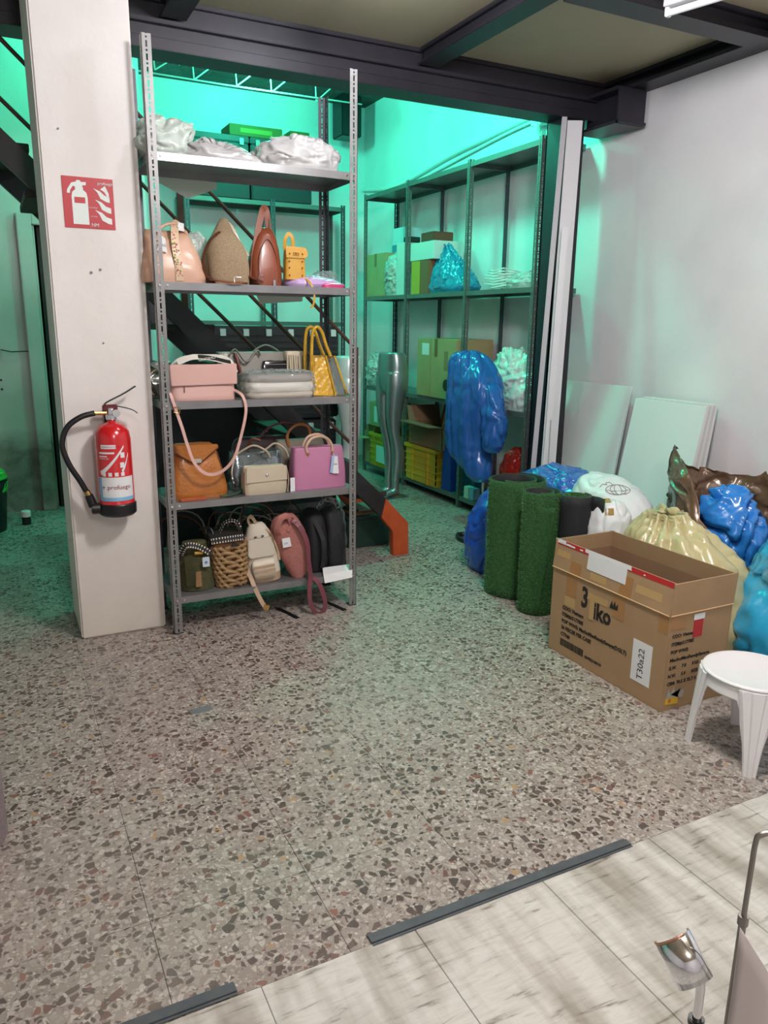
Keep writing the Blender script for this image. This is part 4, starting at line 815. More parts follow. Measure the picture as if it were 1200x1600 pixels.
def quadprism(g,bx0,bx1,tx0,tx1,h,y0,y1,ty0,ty1): 
    return g.add([(bx0,y0,0),(bx1,y0,0),(bx1,y1,0),(bx0,y1,0),(tx0,ty0,h),(tx1,ty0,h),(tx1,ty1,h),(tx0,ty1,h)],[(3,2,1,0),(4,5,6,7),(0,1,5,4),(1,2,6,5),(2,3,7,6),(3,0,4,7)])
quadprism(G(),-.085,.04,-.06,.0,.2,-.07,.09,-.03,.05).build('bag_body',M_croc,t,bevel=.006)
quadprism(G(),.04,.10,.0,.045,.2,-.06,.08,-.02,.04).build('clear_panel',film('smoky_clear_panel','#9aa0a0',.45,.1),t)
seam(t,[(.04,-.075,.004),(.105,-.07,.004),(.05,-.022,.2),(.0,-.032,.2)],M_croc,'piping',.0055,True); seam(t,[(-.088,-.072,.004),(.04,-.076,.004),(.0,-.034,.203),(-.062,-.034,.203)],M_croc,'piping',.005,True)
for (dy,dx) in ((-.035,0),(.04,-.015)):
    G().tube(smooth([(-.075+dx,dy,.12),(-.075+dx,dy,.22),(-.068+dx,dy,.32),(-.045+dx,dy,.345),(-.02+dx,dy,.32),(.0+dx,dy,.26),(.025+dx,dy,.2)],26),.009,10).build('handle',M_croc,t,sm=True)
G().tube([(.02,-.04,.2),(.03,-.04,.19),(.02,-.04,.18),(.01,-.04,.19)],.003,6,closed=True).build('handle_ring',M_gold,t)
# shelf 3
t=thing('satchel','orange tan snake print satchel with silver clasp, left on the fourth shelf','bag',(.845,3.76,Z3))
G().loft([(0,0,0,.135,.10,6),(.05,0,0,.138,.10,6),(.16,-.005,0,.118,.085,5),(.24,-.01,0,.10,.06,4),(.258,-.01,0,.085,.03,3)],m=24,n=52).wrinkle(.004,8,3,zmin=.01).build('bag_body',M_tan,t,sm=1)
G().prism([(-.115,.262),(.092,.262),(.095,.245),(.0,.17),(-.02,.165),(-.115,.225)],-.094,-.083).build('flap',M_tan,t,bevel=.004); seam(t,[(-.112,-.096,.227),(-.02,-.096,.168),(.0,-.096,.172),(.095,-.096,.246)],M_dbrown,'flap_seam',.0022)
G().box(-.035,.008,-.102,-.093,.176,.196).build('clasp',M_chrome,t,bevel=.003); seam(t,smooth([(.115,-.07,.02),(.112,-.075,.12),(.095,-.06,.22)],10),M_dbrown)
g=G(); [g.sphere((.108,-.085,z),.004,8,6) for z in (.02,.045)]; g.build('rivets',M_chrome,t,kind='stuff')
tag(G().box(.73,.86,3.605,3.65,Z3,Z3+.01).build('strap_roll',leather('coral_strap','#b0583a'),bevel=.004),'flat coral coloured strap lying in front of the orange satchel','strap')
tag(G().tube(smooth([(.93,3.63,Z3+.008),(1.0,3.64,Z3+.01),(1.05,3.68,Z3+.02),(1.06,3.78,Z3+.03)],16),.009,8,flat=.6).build('green_strap',mat('green_strap','#1e4a35',.6),sm=True),'dark green strap lying between the orange satchel and the cream bag','strap')
t=thing('handbag','silver see-through vinyl bag with cream handles behind the small cream bag','bag',(1.165,3.81,Z3))
G().loft([(0,0,0,.135,.07,6),(.1,0,0,.138,.07,6),(.195,0,0,.13,.045,5)],m=14,n=44).wrinkle(.006,10,7,zmin=.01).build('bag_body',mat('silver_vinyl','#8e9ca1',.1,.75,bump=('noise',14,.6,.01)),t,sm=1)
for (a,b,z) in ((-.11,.05,.235),(.02,.15,.24)): G().tube(smooth([(a,-.06,.19),(a+.03,-.08,z-.02),((a+b)/2,-.09,z),(b-.02,-.1,z-.03),(b,-.09,.17)],18),.009,8,flat=.6).build('handle',M_cream,t,sm=True)
G().tube(smooth([(-.04,0,.2),(-.02,-.03,.26),(.02,-.04,.25)],8),.008,8).build('handle_loop',M_dbrown,t,sm=True)
G().tube(smooth([(-.13,-.07,.02),(-.15,-.09,.1),(-.135,-.08,.16)],8),.006,6).build('chain',M_chrome,t,sm=True)
t=thing('small_bag','small cream quilted bag with a round stud in front of the silver bag','bag',(1.165,3.665,Z3))
G().loft([(0,0,0,.108,.045,5),(.03,0,0,.113,.05,5),(.08,0,0,.112,.048,5),(.135,0,0,.106,.03,4),(.142,0,0,.09,.012,3)],m=18,n=44).build('bag_body',M_cream,t,sm=1)
G().prism([(-.106,.143),(.104,.143),(.106,.068),(-.108,.062)],-.056,-.049).build('flap',M_cream,t,bevel=.003); G().sphere((0,-.058,.1),.009,14,8,(1,.5,1)).build('stud',M_chrome,t,sm=True)
seam(t,smooth([(-.11,-.05,.005),(-.113,-.052,.08),(-.105,-.045,.14)],8),M_beige); seam(t,smooth([(.108,-.05,.005),(.113,-.052,.08),(.104,-.045,.14)],8),M_beige)
t=thing('handbag','pink trapezoid tote with two pale handles and a blue tag on the fourth shelf','bag',(1.47,3.70,Z3),rz=.03)
G().loft([(0,0,0,.15,.055,7),(.1,0,0,.147,.05,7),(.205,0,0,.138,.035,6),(.212,0,0,.13,.028,6)],m=14,n=52).build('bag_body',M_pink,t,sm=.8)
for (dy,dx) in ((-.04,0),(.035,.015)): G().tube(smooth([(-.07+dx,dy,.185),(-.078+dx,dy,.22),(-.05+dx,dy,.262),(.005+dx,dy,.272),(.05+dx,dy,.25),(.07+dx,dy,.21),(.065+dx,dy,.18)],24),.0075,8).build('handle',leather('pale_handle','#c3a48c'),t,sm=True)
g=G(); [g.sphere((x,-.047,.185),.007,10,6) for x in (-.07,.065)]; g.build('handle_rivets',M_gold,t,kind='stuff')
G().prism([(.045,.08),(.098,.074),(.088,.17),(.058,.17)],-.062,-.06).build('hang_tag',mat('pale_blue_tag','#9fb4dc',.5),t); G().prism([(.06,.075),(.095,.073),(.09,.165),(.07,.165)],-.0645,-.063).build('hang_tag',M_paper,t)
text('tag_print','II III',.012,M_ink,t,T((.066,-.066,.12))@FRONT); seam(t,[(.065,-.047,.185),(.078,-.06,.165)],M_paper,'tag_string',.0012)
G().box(-.175,-.15,-.058,-.056,.0,.07).build('paper_tag',M_paper,t)
t=thing('handbag','brown leather bag with a ring handle behind the pink tote','bag',(1.43,3.86,Z3))
G().loft([(0,0,0,.15,.05,5),(.15,0,0,.15,.045,5),(.235,0,0,.13,.02,4)],m=12,n=36).build('bag_body',mat('olive_brown_leather','#6a6052',.5),t,sm=1); G().tube(smooth([(-.07,-.03,.2),(-.075,-.03,.27),(-.02,-.03,.315),(.04,-.03,.3),(.055,-.03,.24)],18),.009,8).build('handle',leather('ring_brown','#9a6232'),t,sm=True)
t=thing('handbag','dark plum bag with glossy strap at the back of the fourth shelf','bag',(1.24,3.92,Z3))
G().loft([(0,0,0,.16,.035,5),(.2,0,0,.16,.035,5),(.25,0,0,.12,.02,4)],m=12,n=36).wrinkle(.01,10,4,zmin=.02).build('bag_body',mat('dark_plum','#3c2630',.4,coat=.3),t,sm=1); G().tube(smooth([(-.03,-.03,.24),(.03,-.04,.30),(.12,-.03,.32),(.24,-.03,.29),(.3,-.03,.24)],18),.01,8,flat=.6).build('handle',M_mauve,t,sm=True)
# shelf 4
t=thing('bucket_bag','olive crochet bucket bag with black and white braid at the left of the bottom shelf','bag',(.815,3.74,Z4))
G().loft([(0,0,0,.095,.09,2.3),(.02,0,0,.1,.095,2.2),(.1,0,0,.093,.088,2.2),(.19,0,0,.075,.07,2.2),(.235,0,0,.06,.05,2.2)],m=22,n=44).build('bag_body',M_olive,t,sm=3)
pattern_strap(t,[(-.085,-.06,.19),(-.06,-.09,.245),(.0,-.1,.235),(.06,-.095,.19)],.026,(0,-1,.3),k=16)
G().tube(smooth([(.05,-.08,.2),(.09,-.03,.26),(.08,0,.3),(.03,.02,.29)],12),.006,8).build('cord',M_black,t,sm=True); G().tube([(-.02,-.085,.2),(.02,-.085,.198)],.009,10).build('toggle',M_must,t,sm=True)
for k in range(7): G().tube(smooth([(-.068+k*.006,-.085,.19),(-.07+k*.007,-.1,.12),(-.066+k*.008,-.105,.04)],6),.0028,5).build('tassel',M_olive,t,sm=True)
G().loft([(0,0,0,.017,.0012,3),(.045,0,0,.018,.0012,3),(.05,0,0,.012,.0012,3)],m=6,n=20,M=T((.03,-.108,.13))).build('round_tag',mat('pale_blue_paper','#c5cfdb',.5),t); G().sphere((.03,-.1095,.153),.008,12,6,(1,.2,1)).build('tag_print',mat('tag_blue_print','#5b7fae',.5),t)
G().prism([(-.025,.03),(.005,.03),(.003,.11),(-.022,.11)],-.108,-.106).build('kraft_tag',mat('kraft_tag','#8c6a48',.7),t)
M_wick=mat('wicker_strand','#a98960',.55,var=(30,.3),color2='#82633f')
t=thing('basket_bag','chunky woven wicker basket bag with patterned band on the bottom shelf','bag',(.99,3.72,Z4),rot=(0,-.06,-.1))
G().loft([(0,0,0,.065,.07,4),(.03,0,0,.075,.078,4),(.25,-.005,0,.08,.085,5)],m=10,n=32).build('basket_core',mat('basket_dark','#6a4526',.8),t,sm=1)
random.seed(2)
for r_ in range(9):
    z=.012+r_*.0245; g=G(); rx=.072+.009*min(1,r_/3); ry=.077+.009*min(1,r_/3)
    n=14
    for k in range(n):
        a0=2*PI*(k+.5*(r_%2))/n; pts=[]
        for q in range(5):
            a=a0+q/4*2*PI/n*1.5; c,s=math.cos(a),math.sin(a); rr=1+.08*math.sin(PI*q/4)
            pts.append((rx*rr*math.copysign(abs(c)**.55,c),ry*rr*math.copysign(abs(s)**.55,s),z+.010*math.sin(q/4*PI*2-1)+random.uniform(-.001,.001)))
        g.tube(pts,[.006,.010,.011,.010,.006],6)
    g.build('wicker_row',M_wick,t,sm=3)
pattern_strap(t,[(-.09,-.085,.258),(-.03,-.095,.262),(.03,-.095,.262),(.08,-.085,.258)],.028,(0,-1,.1),k=14); G().loft([(.245,-.005,0,.085,.09,5),(.275,-.005,0,.085,.09,5)],m=3,n=32).build('rim',mat('rim_dark','#2b2724',.7),t,sm=1)
pattern_strap(t,[(-.03,.0,.275),(.0,-.02,.33),(.05,-.03,.33),(.07,-.03,.28)],.026,(0,-.4,1),'carry_strap',k=12)
G().prism([(0,0),(.022,.022),(.05,0)],-.112,-.106,M=T((0,0,.225))).build('mountain_patch',M_ink,t)
t=thing('backpack','cream canvas drawstring backpack with beige straps on the bottom shelf','bag',(1.165,3.72,Z4),rot=(0,-.10,-.15))
G().loft([(0,0,0,.085,.07,4),(.04,0,0,.09,.078,3.5),(.13,0,0,.088,.075,3),(.21,0,0,.072,.06,2.6),(.28,0,0,.05,.04,2.4),(.305,0,0,.03,.02,2)],m=26,n=48).wrinkle(.006,9,3,zmin=.01).build('bag_body',M_canvas,t,sm=3)
G().loft([(0,0,0,.088,.076,3.6),(.045,0,0,.093,.081,3.6)],m=4,n=44).build('base_band',M_beige,t,sm=1)
G().loft([(.03,0,-.075,.055,.022,4),(.07,0,-.082,.062,.03,4),(.11,0,-.08,.06,.026,4),(.125,0,-.076,.05,.012,3)],m=12,n=36).build('front_pocket',M_canvas,t,sm=1)
for z in (.055,.078,.1): G().strap([(-.055,-.112,z),(0,-.116,z),(.055,-.112,z)],.012,.003,(0,-1,0)).build('pocket_trim',M_beige,t)
G().prism([(-.065,.26),(.055,.26),(.075,.17),(.06,.15),(-.06,.15),(-.075,.17)],-.072,-.064,M=Rm(.12,'X')).build('flap',M_canvas,t,bevel=.004)
G().tube(smooth([(-.02,-.06,.25),(-.012,-.068,.235),(.01,-.068,.235),(.02,-.06,.25)],8),.006,8).build('drawstring',M_black,t,sm=True)
G().strap(smooth([(-.05,0,.22),(-.1,-.05,.24),(-.1,-.08,.14),(-.075,-.1,.05),(-.065,-.125,.0),(-.04,-.145,-.08),(-.02,-.145,-.12)],24),.022,.004,(0,-1,.1)).build('shoulder_strap',M_beige,t)
G().strap(smooth([(-.03,0,.29),(-.04,-.02,.335),(-.02,-.02,.345),(0,-.01,.3)],10),.024,.004,(1,-.6,0)).build('top_handle',M_beige,t)
G().strap(smooth([(.0,0,.30),(.05,-.03,.27),(.085,-.04,.18),(.09,-.05,.1)],12),.014,.004,(.6,-1,0)).build('side_strap',M_beige,t); G().strap([(-.035,-.15,-.105),(-.01,-.15,-.115)],.028,.006,(0,-1,0)).build('strap_slider',M_gold,t)
t=thing('backpack','leaning rose pink woven backpack with mauve straps hanging to the floor','bag',(1.36,3.69,Z4),rot=(0,-.22,-.1))
G().loft([(0,-.01,0,.035,.05,3),(.05,0,0,.06,.062,3),(.16,.0,0,.085,.07,2.8),(.27,-.01,0,.082,.065,2.8),(.33,-.01,0,.06,.045,2.4),(.35,-.01,0,.03,.02,2)],m=26,n=48).wrinkle(.008,7,3,zmin=.01).build('bag_body',M_rosef,t,sm=3)
G().tube(smooth([(-.06,-.05,.27),(-.075,-.08,.31),(-.04,-.09,.36),(.0,-.07,.355),(.01,-.05,.3),(-.02,-.06,.27)],18),.017,8,flat=.6).build('top_loop',M_rosef,t,sm=True)
G().strap(smooth([(-.0,-.05,.345),(.04,-.09,.3),(.06,-.1,.2),(.045,-.1,.1),(.035,-.105,.02),(.01,-.125,-.04),(-.005,-.13,-.12),(.015,-.12,-.195),(.05,-.12,-.2),(.075,-.12,-.15),(.07,-.11,-.05),(.05,-.1,.0)],40),.026,.004,(.35,-1,0)).build('shoulder_strap',M_mauve,t)
G().prism([(-.065,.2),(-.02,.195),(-.018,.245),(-.06,.25)],-.079,-.077).build('care_tag',M_paper,t); text('tag_print','100',.014,mat('pale_ink','#9aa0a8',.6),t,T((-.056,-.0795,.215))@FRONT)
G().tube(smooth([(.0,0,.34),(.05,0,.42),(.03,.02,.46)],8),.006,8,flat=.5).build('cord',M_olive,t,sm=True)
t=thing('backpack','black fabric backpack standing right of the leaning rose one','bag',(1.475,3.80,Z4))
G().loft([(0,0,0,.06,.12,4),(.15,0,0,.065,.12,3.5),(.28,0,0,.055,.09,3),(.33,0,0,.02,.03,2)],m=20,n=40).wrinkle(.008,8,5,zmin=.01).build('bag_body',M_blackfab,t,sm=3)
G().strap(smooth([(-.02,-.1,.28),(-.0,-.16,.2),(0,-.17,.1),(0,-.14,.03)],14),.024,.004,(0,-1,0)).build('shoulder_strap',M_blackfab,t)
t=thing('backpack','black bag wrapped in glossy clear plastic at the right of the bottom shelf','bag',(1.575,3.78,Z4+.0))
G().loft([(0.002,0,0,.05,.10,4),(.15,0,0,.055,.10,3.5),(.29,0,0,.05,.08,3),(.34,0,0,.02,.03,2)],m=20,n=40).wrinkle(.008,8,6,zmin=.01).build('bag_body',M_blackfab,t,sm=3)
G().loft([(0,0,0,.06,.118,4),(.15,0,0,.066,.12,3.5),(.31,0,0,.058,.095,3),(.37,0,0,.03,.04,2),(.375,0,0,.01,.01,2)],m=34,n=80).wrinkle(.02,14,6,zmin=.01).build('plastic_sleeve',film('clear_sleeve','#ffffff',.0,.06),t,sm=3)
tag(G().add([(1.46,3.60,Z4+.012),(1.63,3.60,Z4+.016),(1.65,3.66,Z4+.03),(1.48,3.66,Z4+.03),(1.46,3.58,Z4-.03),(1.62,3.58,Z4-.02)],[(0,1,2,3),(0,4,5,1)]).build('paper_sheet',M_paper),'white paper sheet hanging over the front edge of the bottom shelf at right','paper')
bpy.data.objects['paper_sheet'].modifiers.new('t','SOLIDIFY').thickness=.001
t=thing('cable_bundle','loose pale and dark cords piled behind the bottom shelf bags','cords',(1.1,3.93,Z4)); random.seed(7)
for k in range(14):
    x=random.uniform(-.35,.45); w_=random.uniform(.08,.16); z=random.uniform(.2,.34)
    G().tube(smooth([(x-w_,0,.004),(x-w_*.8,random.uniform(-.02,.02),z),(x,random.uniform(-.03,.0),z+.04),(x+w_*.8,0,z-.05),(x+w_,.02,.004)],14),.0045,6).build('cord',random.choice([M_grb,M_black,M_dbrown,M_olive]),t,sm=True)
t=thing('black_straps','two black webbing straps lying on the floor under the bottom shelf','strap',(1.2,3.62,0))
for x in (.06,.33): G().strap([(x-.02,.1,.003),(x+.01,0,.003),(x+.03,-.08,.003)],.025,.003,(0,0,1)).build('strap',M_black,t)
# dark goods filling the deep of the shelves
for (x,w_,h,z,lb) in ((1.1,.42,.26,Z3,'fourth shelf'),):
    pass
# ---------------------------------------------------------------- leaning panels and boards
def slab(name,label,cat,p_top,p_bot,wv,th,m,group=None,parts=None):
    """board leaning from p_bot to p_top; wv = width vector; thickness vector th"""
    t=thing(name,label,cat,(p_bot[0],p_bot[1],0),group=group); o=Vector((p_bot[0],p_bot[1],0))
    a,b,w_=Vector(p_bot)-o,Vector(p_top)-o,Vector(wv); h=Vector(th)
    G().add([a,a+w_,a+w_+h,a+h,b,b+w_,b+w_+h,b+h],[(3,2,1,0),(4,5,6,7),(0,1,5,4),(1,2,6,5),(2,3,7,6),(3,0,4,7)]).build('board',m,t,bevel=.0015)
    return t
M_pvc=mat('white_pvc_panel','#d9d7db',.35); M_lac=mat('white_laminate_board','#dcdfdf',.3); M_edge=mat('grey_board_edge','#aaa4a2',.6)
t=slab('wall_panel','tall white plastic panel, the wide one leaning against the right column','panel',(3.41,4.225,2.78),(3.215,4.045,0),(.085,-.045,0),(.008,.014,0),M_pvc,group='tall narrow white panels by the column')
G().box(.045,.05,-.03,-.026,.0,.9).build('edge_groove',M_edge,t)
t=slab('wall_panel','tall narrow grey white plastic strip left of the wide leaning panel','panel',(3.375,4.24,2.80),(3.15,4.085,0),(.03,-.016,0),(.012,.016,0),mat('greyish_pvc','#b7b4ba',.4),group='tall narrow white panels by the column')
t=slab('wall_panel','shorter white plastic panel leaning in front of the tall ones','panel',(3.32,4.10,2.12),(3.205,4.02,0),(.035,-.02,0),(.006,.01,0),M_pvc,group='tall narrow white panels by the column')
slab('wall_board','grey white board edge standing left of the big white boards','board',(3.72,4.62,1.12),(3.50,4.46,0),(0,-.2,0),(.015,0,0),mat('mauve_board','#bdb4bb',.5),group='white boards leaning on the right wall')
slab('wall_board','large pale white board leaning on the right wall, left one','board',(3.72,4.49,1.125),(3.46,4.40,0),(0,-.70,0),(.018,0,0),M_lac,group='white boards leaning on the right wall')
for k in range(5):
    d=.032*k
    slab('wall_board',('front board of the white stack leaning on the right wall','second board of the white stack leaning on the right wall','third board of the white stack leaning on the right wall','fourth board of the white stack leaning on the right wall','rearmost board of the white stack leaning on the right wall')[k],'board',(3.60+d,3.62,1.07+.004*(k%3)),(3.34+d,3.56-.01*k,0),(0,-.55+.012*k,0),(.026,0,0),M_lac if k%2==0 else mat('board_b','#cfcac9',.4),group='white boards leaning on the right wall')
# ---------------------------------------------------------------- artificial turf rolls
M_turf=mat('green_turf','#24502a',.85,var=(70,.2),color2='#3a7038',bump=('noise',220,1,.01)); M_blade=mat('turf_blade','#6d9a5a',.5,var=(60,.25),color2='#2f6032'); M_back=mat('turf_black_backing','#1a1b1f',.75,bump=('noise',120,.4,.002))
def roll(label,cx,cy,r,h,turns,a0,out_green,seed,flap=None,rz=0):
    t=thing('turf_roll',label,'artificial turf',(cx,cy,0),group='rolled artificial turf standing by the carton'); random.seed(seed)
    n=int(48*turns); pts=[]
    for i in range(n+1):
        f=i/n; a=a0+2*PI*turns*f; rr=r*(.52+.48*f); pts.append(Vector((rr*math.cos(a)*(1+.05*math.sin(3*a)),rr*math.sin(a),0)))
    if flap: 
        for q in flap: pts.append(Vector((q[0],q[1],0)))
    th=.011
    def sheet(off,name,m,zj=0):
        g=G(); P2=[]
        for i,p in enumerate(pts):
            tg=(pts[min(i+1,len(pts)-1)]-pts[max(i-1,0)]).normalized(); nn=Vector((tg.y,-tg.x,0)); P2.append((p+nn*off,nn))
        vs=[];fs=[]; nz=14
        for i,(p,nn) in enumerate(P2):
            for k in range(nz+1): 
                z=h*k/nz; w_=.004*noise.noise(Vector((p.x*6,p.y*6,z*5))); vs.append(p+nn*w_+Vector((0,0,z+(zj if k==nz else 0))))
        for i in range(len(P2)-1):
            for k in range(nz): a=i*(nz+1)+k; fs.append((a,a+1,a+nz+2,a+nz+1))
        g.add(vs,fs); o=g.build(name,m,t,sm=3); md=o.modifiers.new('s','SOLIDIFY'); md.thickness=.005; md.offset=0; return P2
    s=1 if out_green else -1
    sheet(0,'backing',M_back); P2=sheet(.0055*s,'turf_sheet',M_turf)
    g=G(); start=int(len(P2)*.5) if out_green else 0
    N_=9000 if out_green else 2500
    for q in range(N_):
        i=random.randint(start,len(P2)-2); f=random.random(); p=P2[i][0].lerp(P2[i+1][0],f); nn=P2[i][1]*s; z=random.uniform(.004,h) if out_green else random.uniform(h-.05,h)
        L=random.uniform(.006,.013); tgt=p+nn*L+Vector((random.uniform(-.006,.006),random.uniform(-.006,.006),random.uniform(-.006,.008))); b=Vector((random.uniform(-1,1),random.uniform(-1,1),random.uniform(-1,1))).normalized()*.0016
        p=p+nn*.002+Vector((0,0,z)); tgt.z+=z; g.add([p-b,p+b,tgt],[(0,1,2)])
    g.build('grass_blades',M_blade,t,kind='stuff')
    return t
roll('widest green turf roll, left of the three standing rolls',2.565,3.43,.175,.67,1.6,-2.9,True,1)
roll('green turf roll with loose flap, middle of the three standing rolls',2.50,3.12,.105,.665,1.5,-2.3,True,2)
roll('turf roll with its black backing outside, right of the three standing rolls',2.60,2.965,.085,.665,1.7,2.2,False,3,flap=[(.055,-.04),(.07,-.09),(.06,-.14)])
# loose green flap in front of the middle roll
t=thing('turf_offcut','loose green turf flap hanging in front of the middle roll','artificial turf',(2.42,3.03,0))
random.seed(9); vs=[];fs=[];nx,nz=10,20
def fp(u,v): 
    x0=.02+.0*v; return Vector((-.0+.035*math.sin(u*2.2)+.01*v,.055-(.14*u)*(1-.55*(1-v)),.012+v*(.60-.03*(1-u))))
for i in range(nx+1):
    for k in range(nz+1): vs.append(fp(i/nx,k/nz))
for i in range(nx):
    for k in range(nz): a=i*(nz+1)+k; fs.append((a,a+1,a+nz+2,a+nz+1))
o=G().add(vs,fs).build('turf_sheet',M_turf,t,sm=3); md=o.modifiers.new('s','SOLIDIFY'); md.thickness=.008
g=G()
for q in range(2600):
    u,v=random.random(),random.random(); p=fp(u,v); L=random.uniform(.006,.012); b=Vector((random.uniform(-1,1),random.uniform(-1,1),random.uniform(-1,1))).normalized()*.0016
    tgt=p+Vector((-L,-L*.3,random.uniform(-.004,.006))); g.add([p-b,p+b,tgt],[(0,1,2)])
g.build('grass_blades',M_blade,t,kind='stuff')
# ---------------------------------------------------------------- big carton
t=thing('cardboard_carton','large open brown carton printed with order text, in front of the bags at right','box',(2.255,2.69,0))
bw,bl,bh,th=.35,.71,.41,.007     # x 0..bw, y 0..-bl
g=G().box(0,bw,-bl,0,0,th); g.box(0,th,-bl,0,th,bh).box(bw-th,bw,-bl,0,th,bh).box(th,bw-th,-bl,-bl+th,th,bh).box(th,bw-th,-th,0,th,bh); g.build('body',M_card,t,bevel=.001)
def upflap(p0,p1,out,h,name='flap',tilt=.012):
    p0,p1,out=Vector(p0),Vector(p1),Vector(out); e=(p1-p0)
    a=p0+out*.004; b=p1+out*.004; up=Vector((0,0,h))-out*tilt; inn=-out*th; z=Vector((0,0,.002))
    mid=(a+b)/2
    G().add([a+z,b+z,b+inn+z,a+inn+z,a+up,b+up,b+up+inn,a+up+inn],[(3,2,1,0),(4,5,6,7),(0,1,5,4),(1,2,6,5),(2,3,7,6),(3,0,4,7)]).build(name,M_card,t)
upflap((0,0,bh),(0,-bl,bh),(-1,0,0),.135); upflap((0,-bl,bh),(bw,-bl,bh),(0,-1,0),.135,tilt=-.006); upflap((bw,-bl,bh),(bw,0,bh),(1,0,0),.135); upflap((bw,0,bh),(0,0,bh),(0,1,0),.135)
# inside liner colour
g=G().box(th,th+.0012,-bl+th,-th,th,bh+.12).box(bw-th-.0012,bw-th,-bl+th,-th,th,bh+.13).box(th,bw-th,-th-.0012,-th,th,bh+.13).box(th,bw-th,-bl+th,-bl+th+.0012,th,bh+.12); g.build('inside_lining',M_cardin,t)
G().tube([(-.005,0,bh+.001),(-.005,-bl,bh+.001)],.0028,6).tube([(0,-bl-.004,bh+.001),(bw,-bl-.004,bh+.001)],.0028,6).build('fold_crease',mat('card_crease','#c7a67b',.8),t)
def FL(u,v,e=.0006): return (-e,-u,v)          # front (long) face point, u from far corner
def fbox(u0,u1,v0,v1,e0,e1,g=None): return (g or G()).box(-e1,-e0,-u1,-u0,v0,v1)
e=.0045
M_tp=mat('tan_tape','#b89a68',.3,coat=.3); M_tpd=mat('dark_tan_tape','#a3784a',.3,coat=.3); M_rt=mat('red_tape','#b52a2e',.35)
for (u0,u1,v0,v1,m) in ((.10,.17,.30,.405,M_tpd),(.095,.165,.25,.298,M_tp),(.40,.47,.30,.405,M_tpd),(.655,.705,.33,.405,M_tpd),(.24,.37,.33,.36,M_tp)): fbox(u0,u1,v0,v1,.0003,.0012).build('tape_strip',m,t)
def skewbox(u0,u1,v0,v1,m,name,ee=.0008):
    # lies on the front upper flap, which leans in a little
    def X(v): return -.004+(v-bh)/.135*.012-ee
    G().add([(X(v0),-u0,v0),(X(v0),-u1,v0),(X(v1),-u1,v1),(X(v1),-u0,v1),(X(v0)+.0005,-u0,v0),(X(v0)+.0005,-u1,v0),(X(v1)+.0005,-u1,v1),(X(v1)+.0005,-u0,v1)],[(0,1,2,3),(7,6,5,4),(0,4,5,1),(1,5,6,2),(2,6,7,3),(3,7,4,0)]).build(name,m,t)
skewbox(.02,.11,.47,.50,M_tp,'tape_strip'); skewbox(.12,.19,.412,.47,M_tpd,'tape_strip'); skewbox(.43,.50,.412,.50,M_tpd,'tape_strip'); skewbox(.52,.66,.45,.485,M_tp,'tape_strip'); skewbox(.25,.35,.425,.455,M_tp,'tape_strip')
skewbox(.0,.71,.524,.546,M_rt,'red_tape_edge',.0012); skewbox(.0,.07,.530,.547,M_paper,'torn_tape',.0018); skewbox(.20,.48,.532,.548,M_paper,'torn_tape',.0018); skewbox(.225,.46,.462,.534,M_paper,'shipping_label',.0022)
random.seed(11)
for k in range(9):
    u=random.uniform(.05,.68); skewbox(u,u+random.uniform(.008,.03),.530,.530+random.uniform(.003,.009),M_paper,'torn_tape',.0026)
def btext(s_,size,u,v,sx=1,m=M_ink,name='printed_text'): return text(name,s_,size,m,t,T(FL(u,v,.0012))@LEFTF,extr=.0003,sx=sx,bold=size*.035)
btext('3',.13,.205,.285,.7,name='logo_text'); btext('iko',.105,.285,.255,.85,name='logo_text')
fbox(.262,.292,.24,.36,.0016,.0022).build('tape_over_logo',M_tp,t); G().add([(-.002,-.385,.345),(-.002,-.395,.372),(-.002,-.403,.350),(-.002,-.413,.375),(-.002,-.42,.350),(-.002,-.432,.368),(-.002,-.432,.338),(-.002,-.385,.335)],[(0,1,2,7),(2,3,4,7),(4,5,6,7)]).build('crown_print',M_ink,t)
for k,s_ in enumerate(('COO: Vietnam','ITEM#:51778IE','POP WWE: MachoManRandySavage(DGLT)','36 PIECES PER CASE','CTN#')): btext(s_,.0245,.085,.228-.0325*k,.95)
g=G(); u=.085; random.seed(6)
while u<.245: w_=random.uniform(.0015,.005); fbox(u,u+w_,.048,.082,.0006,.0012,g); u+=w_+random.uniform(.001,.003)
g.build('barcode',M_ink,t); btext('069R218410',.019,.255,.050,1.1)
fbox(.535,.64,.075,.255,.0006,.0014).build('paper_label',M_paper,t); text('handwriting','T30a22',.045,mat('grey_pen','#3b3a3a',.6),t,T((-.002,-.60,.09))@Rm(-PI/2,'Z')@Rm(PI/2,'X')@Rm(PI/2,'Z'),extr=.0002)
def rtext(s_,size,x,v,sx=1): return text('printed_text',s_,size,M_ink,t,T((x,-bl-.0008,v))@FRONT,extr=.0003,sx=sx,bold=.0007)
for k,s_ in enumerate(('COO: Vietnam','ITEM#:51778IE','POP WWE:','MachoManRandySavage','G.W.     7.8      KGS','N.W.     5.4      KGS','CBM: 70.5 X 35.7 X')): rtext(s_,.021,.022 if k<4 else .02,.315-.034*k,.95 if k!=3 else 1.1)
G().box(.135,.185,-bl-.002,-bl-.0006,.30,.385).build('red_tape_patch',M_rt,t); G().box(.13,.19,-bl-.003,-bl-.0022,.375,.40).build('torn_tape',M_paper,t); G().box(.005,.09,-bl-.0016,-bl-.0006,.35,.405).build('tape_strip',M_tpd,t)
G().prism([(.02,.03),(.09,.022),(.09,.05),(.055,.06),(.02,.055)],-bl-.0018,-bl-.0006).build('yellow_print',mat('yellow_print_b','#d7b12c',.6),t)
